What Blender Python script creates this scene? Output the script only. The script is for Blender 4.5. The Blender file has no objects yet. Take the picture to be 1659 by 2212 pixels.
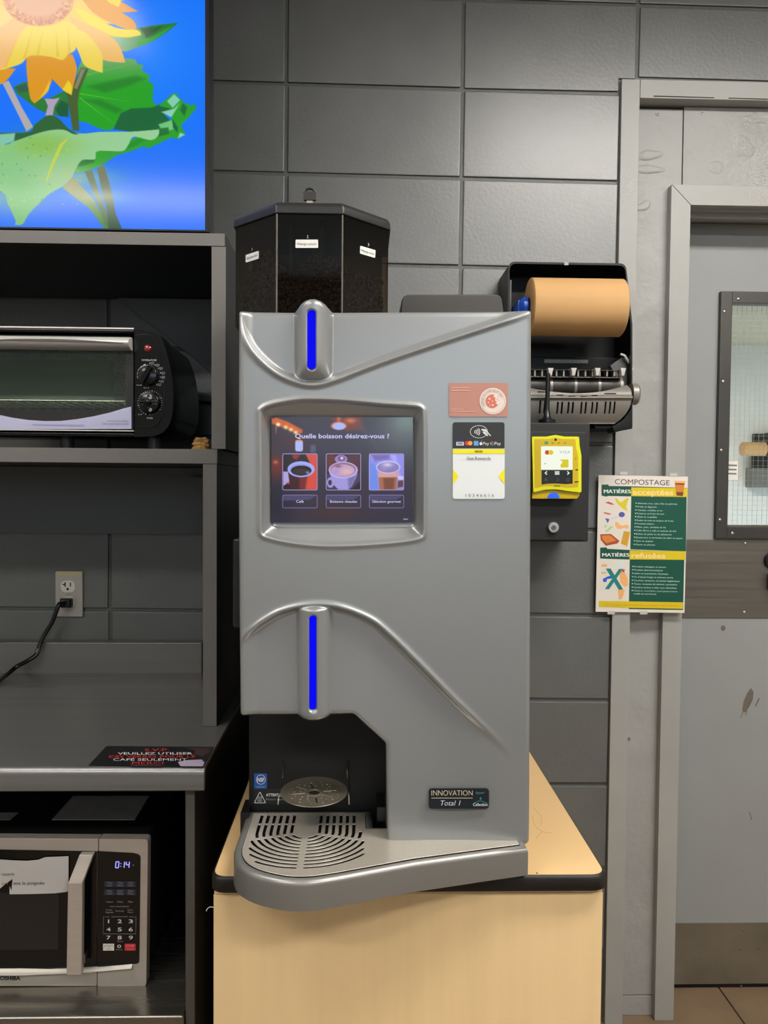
import bpy, bmesh, math, random
import numpy as np
from mathutils import Vector, Matrix
from mathutils.geometry import tessellate_polygon

random.seed(7)
rng = np.random.default_rng(7)
SC = bpy.context.scene
COL = SC.collection

# ------------------------------------------------------------------ camera
IW, IH = 1659, 2212
FPX = 1750.0                       # focal length in pixels
EYE = 1.30                         # lens height above the floor
YAW, PITCH, ROLL = 0.0271, 0.0354, 0.008

def cam_axes():
    cy, sy = math.cos(YAW), math.sin(YAW)
    cp, sp = math.cos(PITCH), math.sin(PITCH)
    f = np.array([sy * cp, cy * cp, -sp])
    r = np.array([cy, -sy, 0.0])
    u = np.cross(r, f)
    cr, sr = math.cos(ROLL), math.sin(ROLL)
    return r * cr + u * sr, u * cr - r * sr, f
CR, CU, CF = cam_axes()

cam = bpy.data.cameras.new('camera')
cam.sensor_fit = 'HORIZONTAL'
cam.sensor_width = 36.0
cam.lens = 36.0 * FPX / IW
cam.clip_start = 0.02
cam.clip_end = 60
camo = bpy.data.objects.new('camera', cam)
camo.matrix_world = Matrix(((CR[0], CU[0], -CF[0], 0), (CR[1], CU[1], -CF[1], 0),
                            (CR[2], CU[2], -CF[2], EYE), (0, 0, 0, 1)))
COL.objects.link(camo)
SC.camera = camo

# ------------------------------------------------------------------ world, exposure
SC.view_settings.view_transform = 'Standard'
SC.view_settings.look = 'None'
SC.view_settings.exposure = 0.0
SC.view_settings.gamma = 1.0
SC.view_settings.use_curve_mapping = False
SC.cycles.max_bounces = 8
SC.cycles.transparent_max_bounces = 12
SC.cycles.sample_clamp_indirect = 6.0
SC.cycles.caustics_reflective = False
SC.cycles.caustics_refractive = False
SC.cycles.use_denoising = True
wd = bpy.data.worlds.new('world')
SC.world = wd
wd.use_nodes = True
wd.node_tree.nodes['Background'].inputs[0].default_value = (0.72, 0.86, 1.0, 1)
wd.node_tree.nodes['Background'].inputs[1].default_value = 3.0

LAMP_RIGHT, LAMP_LEFT, LAMP_REAR, LAMP_HALL = 54.0, 20.0, 46.0, 150.0   # tube brightness
TUBE_TINT = (1.0, 0.955, 0.895)

# ------------------------------------------------------------------ helpers: points
def ray(px, py):
    return CR * ((px - IW / 2) / FPX) + CU * (-(py - IH / 2) / FPX) + CF

def P(px, py, Y):                  # point of the vertical plane y = Y seen at a pixel
    d = ray(px, py)
    q = d * (Y / d[1])
    return Vector((q[0], q[1], q[2] + EYE))

def G(px, py, Z):                  # point of the level plane z = Z
    d = ray(px, py)
    q = d * ((Z - EYE) / d[2])
    return Vector((q[0], q[1], Z))

def PX(px, py, Y): return P(px, py, Y).x
def PZ(px, py, Y): return P(px, py, Y).z

# ------------------------------------------------------------------ helpers: materials
def lin(c):
    c = c / 255.0
    return c / 12.92 if c <= 0.04045 else ((c + 0.055) / 1.055) ** 2.4

def L3(rgb): return (lin(rgb[0]), lin(rgb[1]), lin(rgb[2]), 1.0)

MATS = {}
def mat(name, rgb=(128, 128, 128), rough=0.5, metal=0.0, emit=0.0, spec=0.5, coat=0.0, coat_rough=0.08,
        noise=None, bump=None, streak=None, alpha=None):
    """noise=(scale, amount) mottles the colour; bump=(scale, strength, distance); streak=(sx,sy,sz,amount) brushed grain"""
    if name in MATS: return MATS[name]
    m = bpy.data.materials.new(name); m.use_nodes = True
    nt = m.node_tree; N = nt.nodes; Lk = nt.links
    b = N['Principled BSDF']
    b.inputs['Base Color'].default_value = L3(rgb)
    b.inputs['Roughness'].default_value = rough
    b.inputs['Metallic'].default_value = metal
    b.inputs['Specular IOR Level'].default_value = spec
    b.inputs['Coat Weight'].default_value = coat
    b.inputs['Coat Roughness'].default_value = coat_rough
    if emit:
        b.inputs['Base Color'].default_value = (0.004, 0.004, 0.004, 1)
        b.inputs['Emission Color'].default_value = L3(rgb)
        b.inputs['Emission Strength'].default_value = emit
    tc = None
    def coord():
        nonlocal tc
        if tc is None: tc = N.new('ShaderNodeNewGeometry')
        return tc.outputs['Position']
    if noise or streak:
        mp = N.new('ShaderNodeMapping')
        if streak: mp.inputs['Scale'].default_value = streak[:3]
        Lk.new(coord(), mp.inputs['Vector'])
        nz = N.new('ShaderNodeTexNoise')
        nz.inputs['Scale'].default_value = noise[0] if noise else 1.0
        nz.inputs['Detail'].default_value = 5
        Lk.new(mp.outputs[0], nz.inputs['Vector'])
        amt = noise[1] if noise else streak[3]
        mr = N.new('ShaderNodeMapRange')
        mr.inputs[1].default_value = 0.3; mr.inputs[2].default_value = 0.7
        mr.inputs[3].default_value = 1 - amt; mr.inputs[4].default_value = 1 + amt
        Lk.new(nz.outputs[0], mr.inputs[0])
        mx = N.new('ShaderNodeVectorMath'); mx.operation = 'SCALE'
        mx.inputs[0].default_value = L3(rgb)[:3]
        Lk.new(mr.outputs[0], mx.inputs['Scale'])
        Lk.new(mx.outputs[0], b.inputs['Base Color'])
        if streak:
            m2 = N.new('ShaderNodeMapRange')
            m2.inputs[1].default_value = 0.3; m2.inputs[2].default_value = 0.7
            m2.inputs[3].default_value = max(0.05, rough - 0.07); m2.inputs[4].default_value = rough + 0.07
            Lk.new(nz.outputs[0], m2.inputs[0]); Lk.new(m2.outputs[0], b.inputs['Roughness'])
    if bump:
        nb = N.new('ShaderNodeTexNoise'); nb.inputs['Scale'].default_value = bump[0]
        nb.inputs['Detail'].default_value = 4
        Lk.new(coord(), nb.inputs['Vector'])
        bp = N.new('ShaderNodeBump'); bp.inputs['Strength'].default_value = bump[1]
        bp.inputs['Distance'].default_value = bump[2]
        Lk.new(nb.outputs[0], bp.inputs['Height']); Lk.new(bp.outputs[0], b.inputs['Normal'])
    MATS[name] = m
    return m

def glassy(name, tint, mix, rough=0.03):
    """thin see-through sheet: tinted transparency with a clear surface reflection"""
    if name in MATS: return MATS[name]
    m = bpy.data.materials.new(name); m.use_nodes = True
    nt = m.node_tree; N = nt.nodes; Lk = nt.links
    N.remove(N['Principled BSDF'])
    t = N.new('ShaderNodeBsdfTransparent'); t.inputs[0].default_value = L3(tint)
    g = N.new('ShaderNodeBsdfGlossy'); g.inputs['Roughness'].default_value = rough
    g.inputs[0].default_value = (1, 1, 1, 1)
    fr = N.new('ShaderNodeFresnel'); fr.inputs[0].default_value = 1.5
    mm = N.new('ShaderNodeMath'); mm.operation = 'MULTIPLY'; mm.inputs[1].default_value = mix
    Lk.new(fr.outputs[0], mm.inputs[0])
    mx = N.new('ShaderNodeMixShader')
    Lk.new(mm.outputs[0], mx.inputs[0]); Lk.new(t.outputs[0], mx.inputs[1]); Lk.new(g.outputs[0], mx.inputs[2])
    Lk.new(mx.outputs[0], N['Material Output'].inputs[0])
    MATS[name] = m
    return m

def display_mat(name, gain=1.0, rough=0.25, spec=0.5, emissive=True):
    """a screen (or flat print) whose picture is the mesh's colour attribute"""
    m = bpy.data.materials.new(name); m.use_nodes = True
    nt = m.node_tree; N = nt.nodes; Lk = nt.links
    b = N['Principled BSDF']
    a = N.new('ShaderNodeAttribute'); a.attribute_name = 'picture'
    if emissive:
        b.inputs['Base Color'].default_value = (0.008, 0.008, 0.01, 1)
        Lk.new(a.outputs['Color'], b.inputs['Emission Color'])
        b.inputs['Emission Strength'].default_value = gain
    else:
        Lk.new(a.outputs['Color'], b.inputs['Base Color'])
    b.inputs['Roughness'].default_value = rough
    b.inputs['Specular IOR Level'].default_value = spec
    return m

# ------------------------------------------------------------------ helpers: meshes and objects
ORG = {}
def origin_of(o):
    return ORG.get(o.name, Vector((0, 0, 0)))

def thing(name, label, cat, loc, group=None):
    o = bpy.data.objects.new(name, None); COL.objects.link(o)
    o.empty_display_size = 0.05
    o.location = loc
    ORG[o.name] = Vector(loc)
    o['label'] = label; o['category'] = cat
    if group: o['group'] = group
    return o

def tag(o, label=None, cat=None, group=None, kind=None):
    if label: o['label'] = label
    if cat: o['category'] = cat
    if group: o['group'] = group
    if kind: o['kind'] = kind
    return o

def weigh(o):
    m = o.modifiers.new('weighted_normal', 'WEIGHTED_NORMAL'); m.weight = 100; m.keep_sharp = True

class MB:
    """collects geometry for ONE mesh object"""
    def __init__(self): self.v = []; self.f = []; self.mi = []; self.cur = 0
    def add(self, verts, faces):
        n = len(self.v)
        self.v += [tuple(p) for p in verts]
        self.f += [tuple(i + n for i in f) for f in faces]
        self.mi += [self.cur] * len(faces)
        return self
    def m(self, i): self.cur = i; return self
    def box(self, x0, x1, y0, y1, z0, z1):
        v = [(x0, y0, z0), (x1, y0, z0), (x1, y1, z0), (x0, y1, z0), (x0, y0, z1), (x1, y0, z1), (x1, y1, z1), (x0, y1, z1)]
        return self.add(v, [(0, 3, 2, 1), (4, 5, 6, 7), (0, 1, 5, 4), (1, 2, 6, 5), (2, 3, 7, 6), (3, 0, 4, 7)])
    def pbox(self, a, b, Y0, Y1):
        """box whose front face (at depth Y0) spans two pixels of the photograph"""
        p = P(a[0], a[1], Y0); q = P(b[0], b[1], Y0)
        return self.box(min(p.x, q.x), max(p.x, q.x), Y0, Y1, min(p.z, q.z), max(p.z, q.z))
    def prism(self, pts, vec):
        """extrude a closed 3-D polygon by vec"""
        n = len(pts); vec = Vector(vec)
        v = [Vector(p) for p in pts] + [Vector(p) + vec for p in pts]
        tris = tessellate_polygon([[Vector(p) for p in pts]])
        fs = [tuple(t) for t in tris] + [tuple(n + i for i in reversed(t)) for t in tris]
        fs += [(i, (i + 1) % n, n + (i + 1) % n, n + i) for i in range(n)]
        return self.add(v, fs)
    def ngon(self, pts):
        tris = tessellate_polygon([[Vector(p) for p in pts]])
        return self.add(pts, [tuple(t) for t in tris])
    def loft(self, rings, cap0=True, cap1=True, closed=True):
        n = len(rings[0]); v = [p for r in rings for p in r]; fs = []
        for k in range(len(rings) - 1):
            for i in range(n if closed else n - 1):
                j = (i + 1) % n
                fs.append((k * n + i, k * n + j, (k + 1) * n + j, (k + 1) * n + i))
        if cap0: fs += [tuple(t) for t in tessellate_polygon([[Vector(p) for p in rings[0]]])]
        if cap1:
            o = (len(rings) - 1) * n
            fs += [tuple(o + i for i in t) for t in tessellate_polygon([[Vector(p) for p in rings[-1]]])]
        return self.add(v, fs)
    def tube(self, path, r, n=10):
        path = [Vector(p) for p in path]; rs = r if isinstance(r, (list, tuple)) else [r] * len(path)
        rings = []; prev = None
        for k, p in enumerate(path):
            t = (path[min(k + 1, len(path) - 1)] - path[max(k - 1, 0)]).normalized()
            a = prev if prev is not None else (Vector((0, 0, 1)) if abs(t.z) < 0.9 else Vector((1, 0, 0)))
            a = (a - t * a.dot(t)).normalized(); prev = a
            b = t.cross(a)
            rings.append([p + (a * math.cos(2 * math.pi * i / n) + b * math.sin(2 * math.pi * i / n)) * rs[k] for i in range(n)])
        return self.loft(rings)
    def cyl(self, p0, p1, r0, r1=None, n=24):
        return self.tube([p0, p1], [r0, r0 if r1 is None else r1], n)
    def ell(self, c, rx, ry, rz, n=16, m=10, top=math.pi / 2, bot=-math.pi / 2):
        rings = []
        for k in range(m + 1):
            a = bot + (top - bot) * k / m
            rings.append([(c[0] + rx * math.cos(a) * math.cos(2 * math.pi * i / n), c[1] + ry * math.cos(a) * math.sin(2 * math.pi * i / n),
                           c[2] + rz * math.sin(a)) for i in range(n)])
        return self.loft(rings, False, False)
    def mesh(self, name, mats, org, bevel=0.0, segs=2, angle=35.0, smooth=True):
        me = bpy.data.meshes.new(name)
        me.from_pydata([(p[0] - org[0], p[1] - org[1], p[2] - org[2]) for p in self.v], [], self.f)
        for mt in (mats if isinstance(mats, (list, tuple)) else [mats]): me.materials.append(mt)
        me.polygons.foreach_set('material_index', self.mi)
        bm = bmesh.new(); bm.from_mesh(me)
        bmesh.ops.remove_doubles(bm, verts=bm.verts, dist=1e-6)
        bmesh.ops.recalc_face_normals(bm, faces=bm.faces)
        if bevel:
            es = [e for e in bm.edges if len(e.link_faces) == 2 and e.calc_face_angle(0) > math.radians(28)]
            bmesh.ops.bevel(bm, geom=es, offset=bevel, segments=segs, profile=0.5, affect='EDGES', clamp_overlap=True)
        bm.to_mesh(me); bm.free()
        if smooth:
            me.polygons.foreach_set('use_smooth', [True] * len(me.polygons))
            me.set_sharp_from_angle(angle=math.radians(angle))
        me.update()
        return me
    def build(self, name, mats, parent=None, bevel=0.0, segs=2, angle=35.0, label=None, kind=None, smooth=True, org=None):
        o0 = org if org is not None else (origin_of(parent) if parent else Vector((0, 0, 0)))
        me = self.mesh(name, mats, o0, bevel, segs, angle, smooth)
        o = bpy.data.objects.new(name, me); COL.objects.link(o)
        if parent: o.parent = parent
        elif org is not None: o.location = org
        if bevel: weigh(o)
        ORG[o.name] = Vector(o0)
        if label: o['label'] = label
        if kind: o['kind'] = kind
        return o

def raw_object(name, verts, faces, mats, parent, cols=None, smooth=True):
    """large numpy mesh of quads"""
    me = bpy.data.meshes.new(name)
    org = origin_of(parent) if parent else Vector((0, 0, 0))
    verts = np.asarray(verts, dtype=np.float64) - np.array(org)
    me.vertices.add(len(verts)); me.vertices.foreach_set('co', verts.ravel())
    faces = np.asarray(faces, dtype=np.int32); k = faces.shape[1]
    me.loops.add(faces.size); me.loops.foreach_set('vertex_index', faces.ravel())
    me.polygons.add(len(faces)); me.polygons.foreach_set('loop_start', np.arange(0, faces.size, k, dtype=np.int32))
    me.update(calc_edges=True)
    if smooth: me.polygons.foreach_set('use_smooth', np.ones(len(faces), dtype=bool))
    if cols is not None:
        at = me.color_attributes.new('picture', 'FLOAT_COLOR', 'POINT')
        at.data.foreach_set('color', np.concatenate([cols, np.ones((len(cols), 1))], 1).astype(np.float32).ravel())
    for m_ in (mats if isinstance(mats, (list, tuple)) else [mats]): me.materials.append(m_)
    me.validate(); me.update()
    o = bpy.data.objects.new(name, me); COL.objects.link(o)
    if parent: o.parent = parent
    ORG[o.name] = Vector(org)
    return o

# ------------------------------------------------------------------ helpers: 2-D shapes
def poly_sdf(pts, X, Y):
    """signed distance, positive inside"""
    pts = np.asarray(pts, float); d2 = np.full(X.shape, 1e18); ins = np.zeros(X.shape, bool)
    n = len(pts)
    for i in range(n):
        ax, ay = pts[i]; bx, by = pts[(i + 1) % n]
        ex, ey = bx - ax, by - ay
        l2 = ex * ex + ey * ey
        if l2 < 1e-18: continue
        t = np.clip(((X - ax) * ex + (Y - ay) * ey) / l2, 0, 1)
        d2 = np.minimum(d2, (X - ax - t * ex) ** 2 + (Y - ay - t * ey) ** 2)
        if ey != 0:
            c = ((ay > Y) != (by > Y)) & (X < (bx - ax) * (Y - ay) / ey + ax)
            ins ^= c
    d = np.sqrt(d2)
    return np.where(ins, d, -d)

def round_poly(pts, r, n=6):
    """round every corner of a polygon; r one radius or one per corner"""
    out = []; m = len(pts)
    rs = r if isinstance(r, (list, tuple)) else [r] * m
    for i in range(m):
        p = Vector(pts[i]).to_2d(); a = Vector(pts[i - 1]).to_2d() - p; b = Vector(pts[(i + 1) % m]).to_2d() - p
        la, lb = a.length, b.length
        a /= la; b /= lb
        ang = math.acos(max(-1, min(1, a.dot(b))))
        t = min(rs[i] / max(1e-6, math.tan(ang / 2)), la * 0.49, lb * 0.49)
        if rs[i] <= 0 or ang > 3.1: out.append((p.x, p.y)); continue
        p0 = p + a * t; p1 = p + b * t
        for k in range(n + 1):
            s = k / n
            q = p0 * (1 - s) ** 2 + p * 2 * s * (1 - s) + p1 * s * s
            out.append((q.x, q.y))
    return out

def spline(pts, n=8, closed=False):
    """Catmull-Rom through the points"""
    pts = [np.array(p, float) for p in pts]; m = len(pts); out = []
    rngk = m if closed else m - 1
    for i in range(rngk):
        p1, p2 = pts[i], pts[(i + 1) % m]
        p0 = pts[i - 1] if (closed or i > 0) else 2 * p1 - p2
        p3 = pts[(i + 2) % m] if (closed or i < m - 2) else 2 * p2 - p1
        for k in range(n):
            t = k / n
            out.append(tuple(0.5 * ((2 * p1) + (p2 - p0) * t + (2 * p0 - 5 * p1 + 4 * p2 - p3) * t * t + (3 * p1 - p0 - 3 * p2 + p3) * t ** 3)))
    if not closed: out.append(tuple(pts[-1]))
    return out

def circle(cx, cy, rx, ry=None, n=28, a0=0.0, a1=2 * math.pi):
    ry = rx if ry is None else ry
    k = n if abs(a1 - a0 - 2 * math.pi) < 1e-6 else n + 1
    return [(cx + rx * math.cos(a0 + (a1 - a0) * i / n), cy + ry * math.sin(a0 + (a1 - a0) * i / n)) for i in range(k)]

def rect(x0, y0, x1, y1, r=0, n=5):
    p = [(x0, y0), (x1, y0), (x1, y1), (x0, y1)]
    return round_poly(p, r, n) if r else p

def sdf_sheet(name, sdf, bounds, step, pos, mats, parent, skirt=None):
    """sheet of fine quads filling sdf > 0, edges snapped onto the outline, with a rim pulled back along skirt"""
    u0, v0, u1, v1 = bounds
    nu = int(round((u1 - u0) / step)) + 1; nv = int(round((v1 - v0) / step)) + 1
    U, V = np.meshgrid(np.linspace(u0, u1, nu), np.linspace(v0, v1, nv))
    S = sdf(U, V)
    out = S < 0
    for _ in range(2):
        e = step * 0.05
        gx = (sdf(U + e, V) - sdf(U - e, V)) / (2 * e); gy = (sdf(U, V + e) - sdf(U, V - e)) / (2 * e)
        g2 = np.maximum(gx * gx + gy * gy, 0.2)
        Sn = sdf(U, V)
        mv = out & (Sn > -3 * step)
        U = np.where(mv, U - Sn * gx / g2, U); V = np.where(mv, V - Sn * gy / g2, V)
    keep = (~out[:-1, :-1]) | (~out[1:, :-1]) | (~out[:-1, 1:]) | (~out[1:, 1:])
    idx = np.arange(nu * nv).reshape(nv, nu)
    F = np.stack([idx[:-1, :-1][keep], idx[:-1, 1:][keep], idx[1:, 1:][keep], idx[1:, :-1][keep]], 1)
    used = np.unique(F)
    remap = np.full(nu * nv, -1); remap[used] = np.arange(len(used))
    F = remap[F]
    W = pos(U.ravel()[used], V.ravel()[used])
    if skirt is not None:
        E = np.concatenate([F[:, [0, 1]], F[:, [1, 2]], F[:, [2, 3]], F[:, [3, 0]]])
        Es = np.sort(E, 1); key = Es[:, 0].astype(np.int64) * (len(used) + 1) + Es[:, 1]
        _, inv, cnt = np.unique(key, return_inverse=True, return_counts=True)
        B = E[cnt[inv.ravel()] == 1]
        bv = np.unique(B); rm = np.full(len(used), -1); rm[bv] = len(used) + np.arange(len(bv))
        sk = skirt(W[bv]) if callable(skirt) else W[bv] + np.array(skirt)
        W = np.concatenate([W, sk])
        F = np.concatenate([F, np.stack([B[:, 1], B[:, 0], rm[B[:, 0]], rm[B[:, 1]]], 1)])
    return raw_object(name, W, F, mats, parent)

# ------------------------------------------------------------------ helpers: print (lettering, logos) laid on a surface
_font_cache = {}
def text_geo(s, bold=0.0, shear=0.0, spacing=1.0):
    if 'M' in s: bold = 0.0                # a thickened M folds over itself
    key = (s, bold, shear, spacing)
    if key in _font_cache: return _font_cache[key]
    cu = bpy.data.curves.new('t', 'FONT'); cu.body = s; cu.size = 1.0; cu.offset = bold; cu.shear = shear
    cu.space_character = spacing; cu.resolution_u = 2 if len(s) > 14 else 4
    ob = bpy.data.objects.new('t', cu); COL.objects.link(ob)
    bpy.context.view_layer.update()
    me = bpy.data.meshes.new_from_object(ob.evaluated_get(bpy.context.evaluated_depsgraph_get()))
    vs = [(v.co.x, v.co.y) for v in me.vertices]; fs = [tuple(p.vertices) for p in me.polygons]
    bpy.data.objects.remove(ob); bpy.data.curves.remove(cu); bpy.data.meshes.remove(me)
    _font_cache[key] = (vs, fs)
    return vs, fs

class Print:
    """flat ink on a surface; place(px, py, layer) gives the point of the surface that the pixel shows"""
    def __init__(self, place): self.place = place; self.b = MB(); self.mats = []; self.k = 0
    def _use(self, m):
        if m not in self.mats: self.mats.append(m)
        self.b.m(self.mats.index(m))
    def poly(self, pts, m, layer=1):
        self._use(m)
        P2 = [Vector((p[0], p[1], 0)) for p in pts]
        tr = tessellate_polygon([P2])
        self.b.add([self.place(p[0], p[1], layer) for p in pts], [tuple(t) for t in tr]); return self
    def ring(self, outer, inner, m, layer=1):
        self._use(m); n = len(outer)
        v = [self.place(p[0], p[1], layer) for p in outer] + [self.place(p[0], p[1], layer) for p in inner]
        self.b.add(v, [(i, (i + 1) % n, n + (i + 1) % n, n + i) for i in range(n)]); return self
    def line(self, pts, w, m, layer=1):
        pts = [np.array(p, float) for p in pts]; a = []; c = []
        for i in range(len(pts)):
            t = pts[min(i + 1, len(pts) - 1)] - pts[max(i - 1, 0)]; t = t / (np.linalg.norm(t) + 1e-9)
            nrm = np.array([-t[1], t[0]]) * w / 2
            a.append(pts[i] + nrm); c.append(pts[i] - nrm)
        self._use(m); n = len(a)
        v = [self.place(p[0], p[1], layer) for p in a + c]
        self.b.add(v, [(i, i + 1, n + i + 1, n + i) for i in range(n - 1)]); return self
    def text(self, s, x, y, h, m, width=None, align='l', slope=0.0, bold=0.0, shear=0.0, layer=2, spacing=1.0):
        """baseline at (x, y) px, cap height h px; width stretches to fit"""
        self._use(m)
        vs, fs = text_geo(s, bold, shear, spacing)
        if not vs: return self
        x0 = min(v[0] for v in vs); x1 = max(v[0] for v in vs)
        sy = h / 0.729; sx = sy if width is None else width / max(1e-6, x1 - x0)
        w = (x1 - x0) * sx
        ox = x if align == 'l' else (x - w / 2 if align == 'c' else x - w)
        pts = []
        for a, b_ in vs:
            dx = (a - x0) * sx + ox; dy = y - b_ * sy + slope * (dx - x)
            pts.append(self.place(dx, dy, layer))
        self.b.add(pts, fs); return self
    def done(self, name, parent, label=None):
        return self.b.build(name, self.mats, parent, smooth=False, label=label)

def on_plane(Y, eps=0.00025):
    return lambda px, py, layer=1: P(px, py, Y - eps * layer)

# ------------------------------------------------------------------ helpers: pictures shown on screens
class Canvas:
    def __init__(self, xs, ys):
        self.X, self.Y = np.meshgrid(np.asarray(xs, float), np.asarray(ys, float)); self.c = np.zeros(self.X.shape + (3,))
    def fill(self, rgb): self.c[:] = rgb; return self
    def mix(self, a, rgb): self.c += a[..., None] * (np.asarray(rgb, float) - self.c); return self
    def poly(self, pts, rgb, alpha=1.0, soft=1.0, rgb2=None, axis=None):
        d = poly_sdf(pts, self.X, self.Y); a = np.clip(d / soft + 0.5, 0, 1) * alpha
        if rgb2 is None: return self.mix(a, rgb)
        (ax, ay), (bx, by) = axis
        t = np.clip(((self.X - ax) * (bx - ax) + (self.Y - ay) * (by - ay)) / ((bx - ax) ** 2 + (by - ay) ** 2), 0, 1)[..., None]
        tgt = np.asarray(rgb, float) * (1 - t) + np.asarray(rgb2, float) * t
        self.c += a[..., None] * (tgt - self.c); return self
    def ell(self, cx, cy, rx, ry, rgb, alpha=1.0, soft=0.05):
        q = np.sqrt(((self.X - cx) / rx) ** 2 + ((self.Y - cy) / ry) ** 2)
        return self.mix(np.clip((1 - q) / soft + 0.5, 0, 1) * alpha, rgb)
    def blob(self, cx, cy, rx, ry, rgb, alpha=1.0):
        return self.mix(np.exp(-((self.X - cx) / rx) ** 2 - ((self.Y - cy) / ry) ** 2) * alpha, rgb)
    def frame(self, x0, y0, x1, y1, r, w, rgb, alpha=1.0):
        d = poly_sdf(rect(x0, y0, x1, y1, r), self.X, self.Y)
        return self.mix(np.clip(1.2 - np.abs(d) / w, 0, 1) * alpha, rgb)
    def build(self, name, place, m, parent):
        ny, nx = self.X.shape
        xs = self.X.ravel(); ys = self.Y.ravel()
        V = np.array([place(x, y) for x, y in zip(xs, ys)])
        idx = np.arange(nx * ny).reshape(ny, nx)
        F = np.stack([idx[:-1, :-1].ravel(), idx[1:, :-1].ravel(), idx[1:, 1:].ravel(), idx[:-1, 1:].ravel()], 1)
        c = np.clip(self.c.reshape(-1, 3), 0, 255) / 255
        c = np.where(c <= 0.04045, c / 12.92, ((c + 0.055) / 1.055) ** 2.4)
        return raw_object(name, V, F, m, parent, cols=c)

def corners_map(px0, py0, px1, py1, Y):
    """bilinear map (fast) from photograph pixels to the plane y = Y over a rectangle"""
    a = np.array(P(px0, py0, Y)); b = np.array(P(px1, py0, Y)); c = np.array(P(px0, py1, Y)); d = np.array(P(px1, py1, Y))
    def f(x, y):
        s = (x - px0) / (px1 - px0); t = (y - py0) / (py1 - py0)
        return a * (1 - s) * (1 - t) + b * s * (1 - t) + c * (1 - s) * t + d * s * t
    return f

# ================================================================== THE SETTING
WALL = 1.90                        # distance of the block wall from the lens
ZF = 0.0                           # floor
CEIL = 2.65
XL, XR, YB = -2.3, 2.7, -3.2

M_block = mat('painted_block', (94, 96, 94), 0.42, spec=0.5, coat=0.8, coat_rough=0.33, noise=(9, 0.07), bump=(120, 0.28, 0.003))
M_mortar = mat('painted_mortar', (84, 86, 84), 0.45, bump=(90, 0.5, 0.003))
M_frame = mat('painted_frame', (158, 158, 154), 0.42, spec=0.4, noise=(6, 0.05), bump=(25, 0.12, 0.002))
M_infill = mat('painted_infill', (156, 156, 153), 0.45, spec=0.4, noise=(5, 0.05), bump=(14, 0.55, 0.012))
M_door = mat('painted_door', (146, 148, 147), 0.42, spec=0.45, noise=(3.5, 0.05), bump=(40, 0.1, 0.001))
M_steel = mat('brushed_steel', (128, 124, 116), 0.38, 0.85, streak=(3, 3, 120, 0.06))
M_steeldark = mat('dark_steel', (78, 77, 74), 0.42, 0.7, noise=(12, 0.06))
M_kick = mat('kick_steel', (122, 114, 98), 0.5, 0.45, noise=(7, 0.22))
M_screw = mat('screw_metal', (205, 200, 190), 0.25, 1.0)
M_tile = mat('floor_tile', (126, 105, 82), 0.45, noise=(9, 0.12))
M_grout = mat('grout', (60, 52, 44), 0.8)
M_ceiling = mat('ceiling_paint', (222, 220, 214), 0.8)
M_plain = mat('room_paint', (188, 186, 180), 0.7)
M_black = mat('black_plastic', (14, 14, 15), 0.32, spec=0.5)
M_blackmatte = mat('black_matte', (13, 13, 13), 0.6, spec=0.35)
M_white = mat('white_print', (232, 228, 222), 0.6, spec=0.3)
M_ink = mat('black_ink', (28, 28, 30), 0.6, spec=0.2)

jx = PX(999.6, 192, WALL); jz = PZ(999.6, 192, WALL)      # a mortar crossing
BW, BH = 0.4064, 0.2032
FRX = PX(1337.5, 480, WALL - 0.008)                        # outer edge of the door frame
FRZ = PZ(1345, 170, WALL - 0.008)                          # top of the door frame
LEAF_R = 1.72                                              # right edge of the door leaf
FRR = LEAF_R + 0.17

root = MB().box(XL, FRX + 0.01, WALL + 0.0048, WALL + 0.10, ZF, CEIL).box(FRX + 0.01, FRR, WALL + 0.0048, WALL + 0.10, FRZ - 0.01, CEIL) \
    .box(FRR, XR, WALL + 0.0048, WALL + 0.10, ZF, CEIL).build('wall_back', M_mortar, smooth=False)
tag(root, 'grey painted concrete block wall behind the coffee machine', kind='structure')
wall_back = root
tilt = 0.008
blk = {}
def block(x0, x1, z0, z1):
    w, h = round(x1 - x0, 3), round(z1 - z0, 3)
    if w < 0.03 or h < 0.03: return
    if (w, h) not in blk:
        g = 0.0038
        blk[(w, h)] = MB().box(-w / 2 + g, w / 2 - g, 0, 0.03, -h / 2 + g, h / 2 - g).mesh('concrete_block', M_block, (0, 0, 0), bevel=0.0028, segs=2)
    o = bpy.data.objects.new('concrete_block', blk[(w, h)]); COL.objects.link(o)
    o.parent = wall_back; weigh(o)
    o.location = ((x0 + x1) / 2, WALL + random.uniform(-0.0006, 0.0006), (z0 + z1) / 2)
    o.rotation_euler = (random.uniform(-0.0006, 0.0006), tilt, random.uniform(-0.0006, 0.0006))
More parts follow.
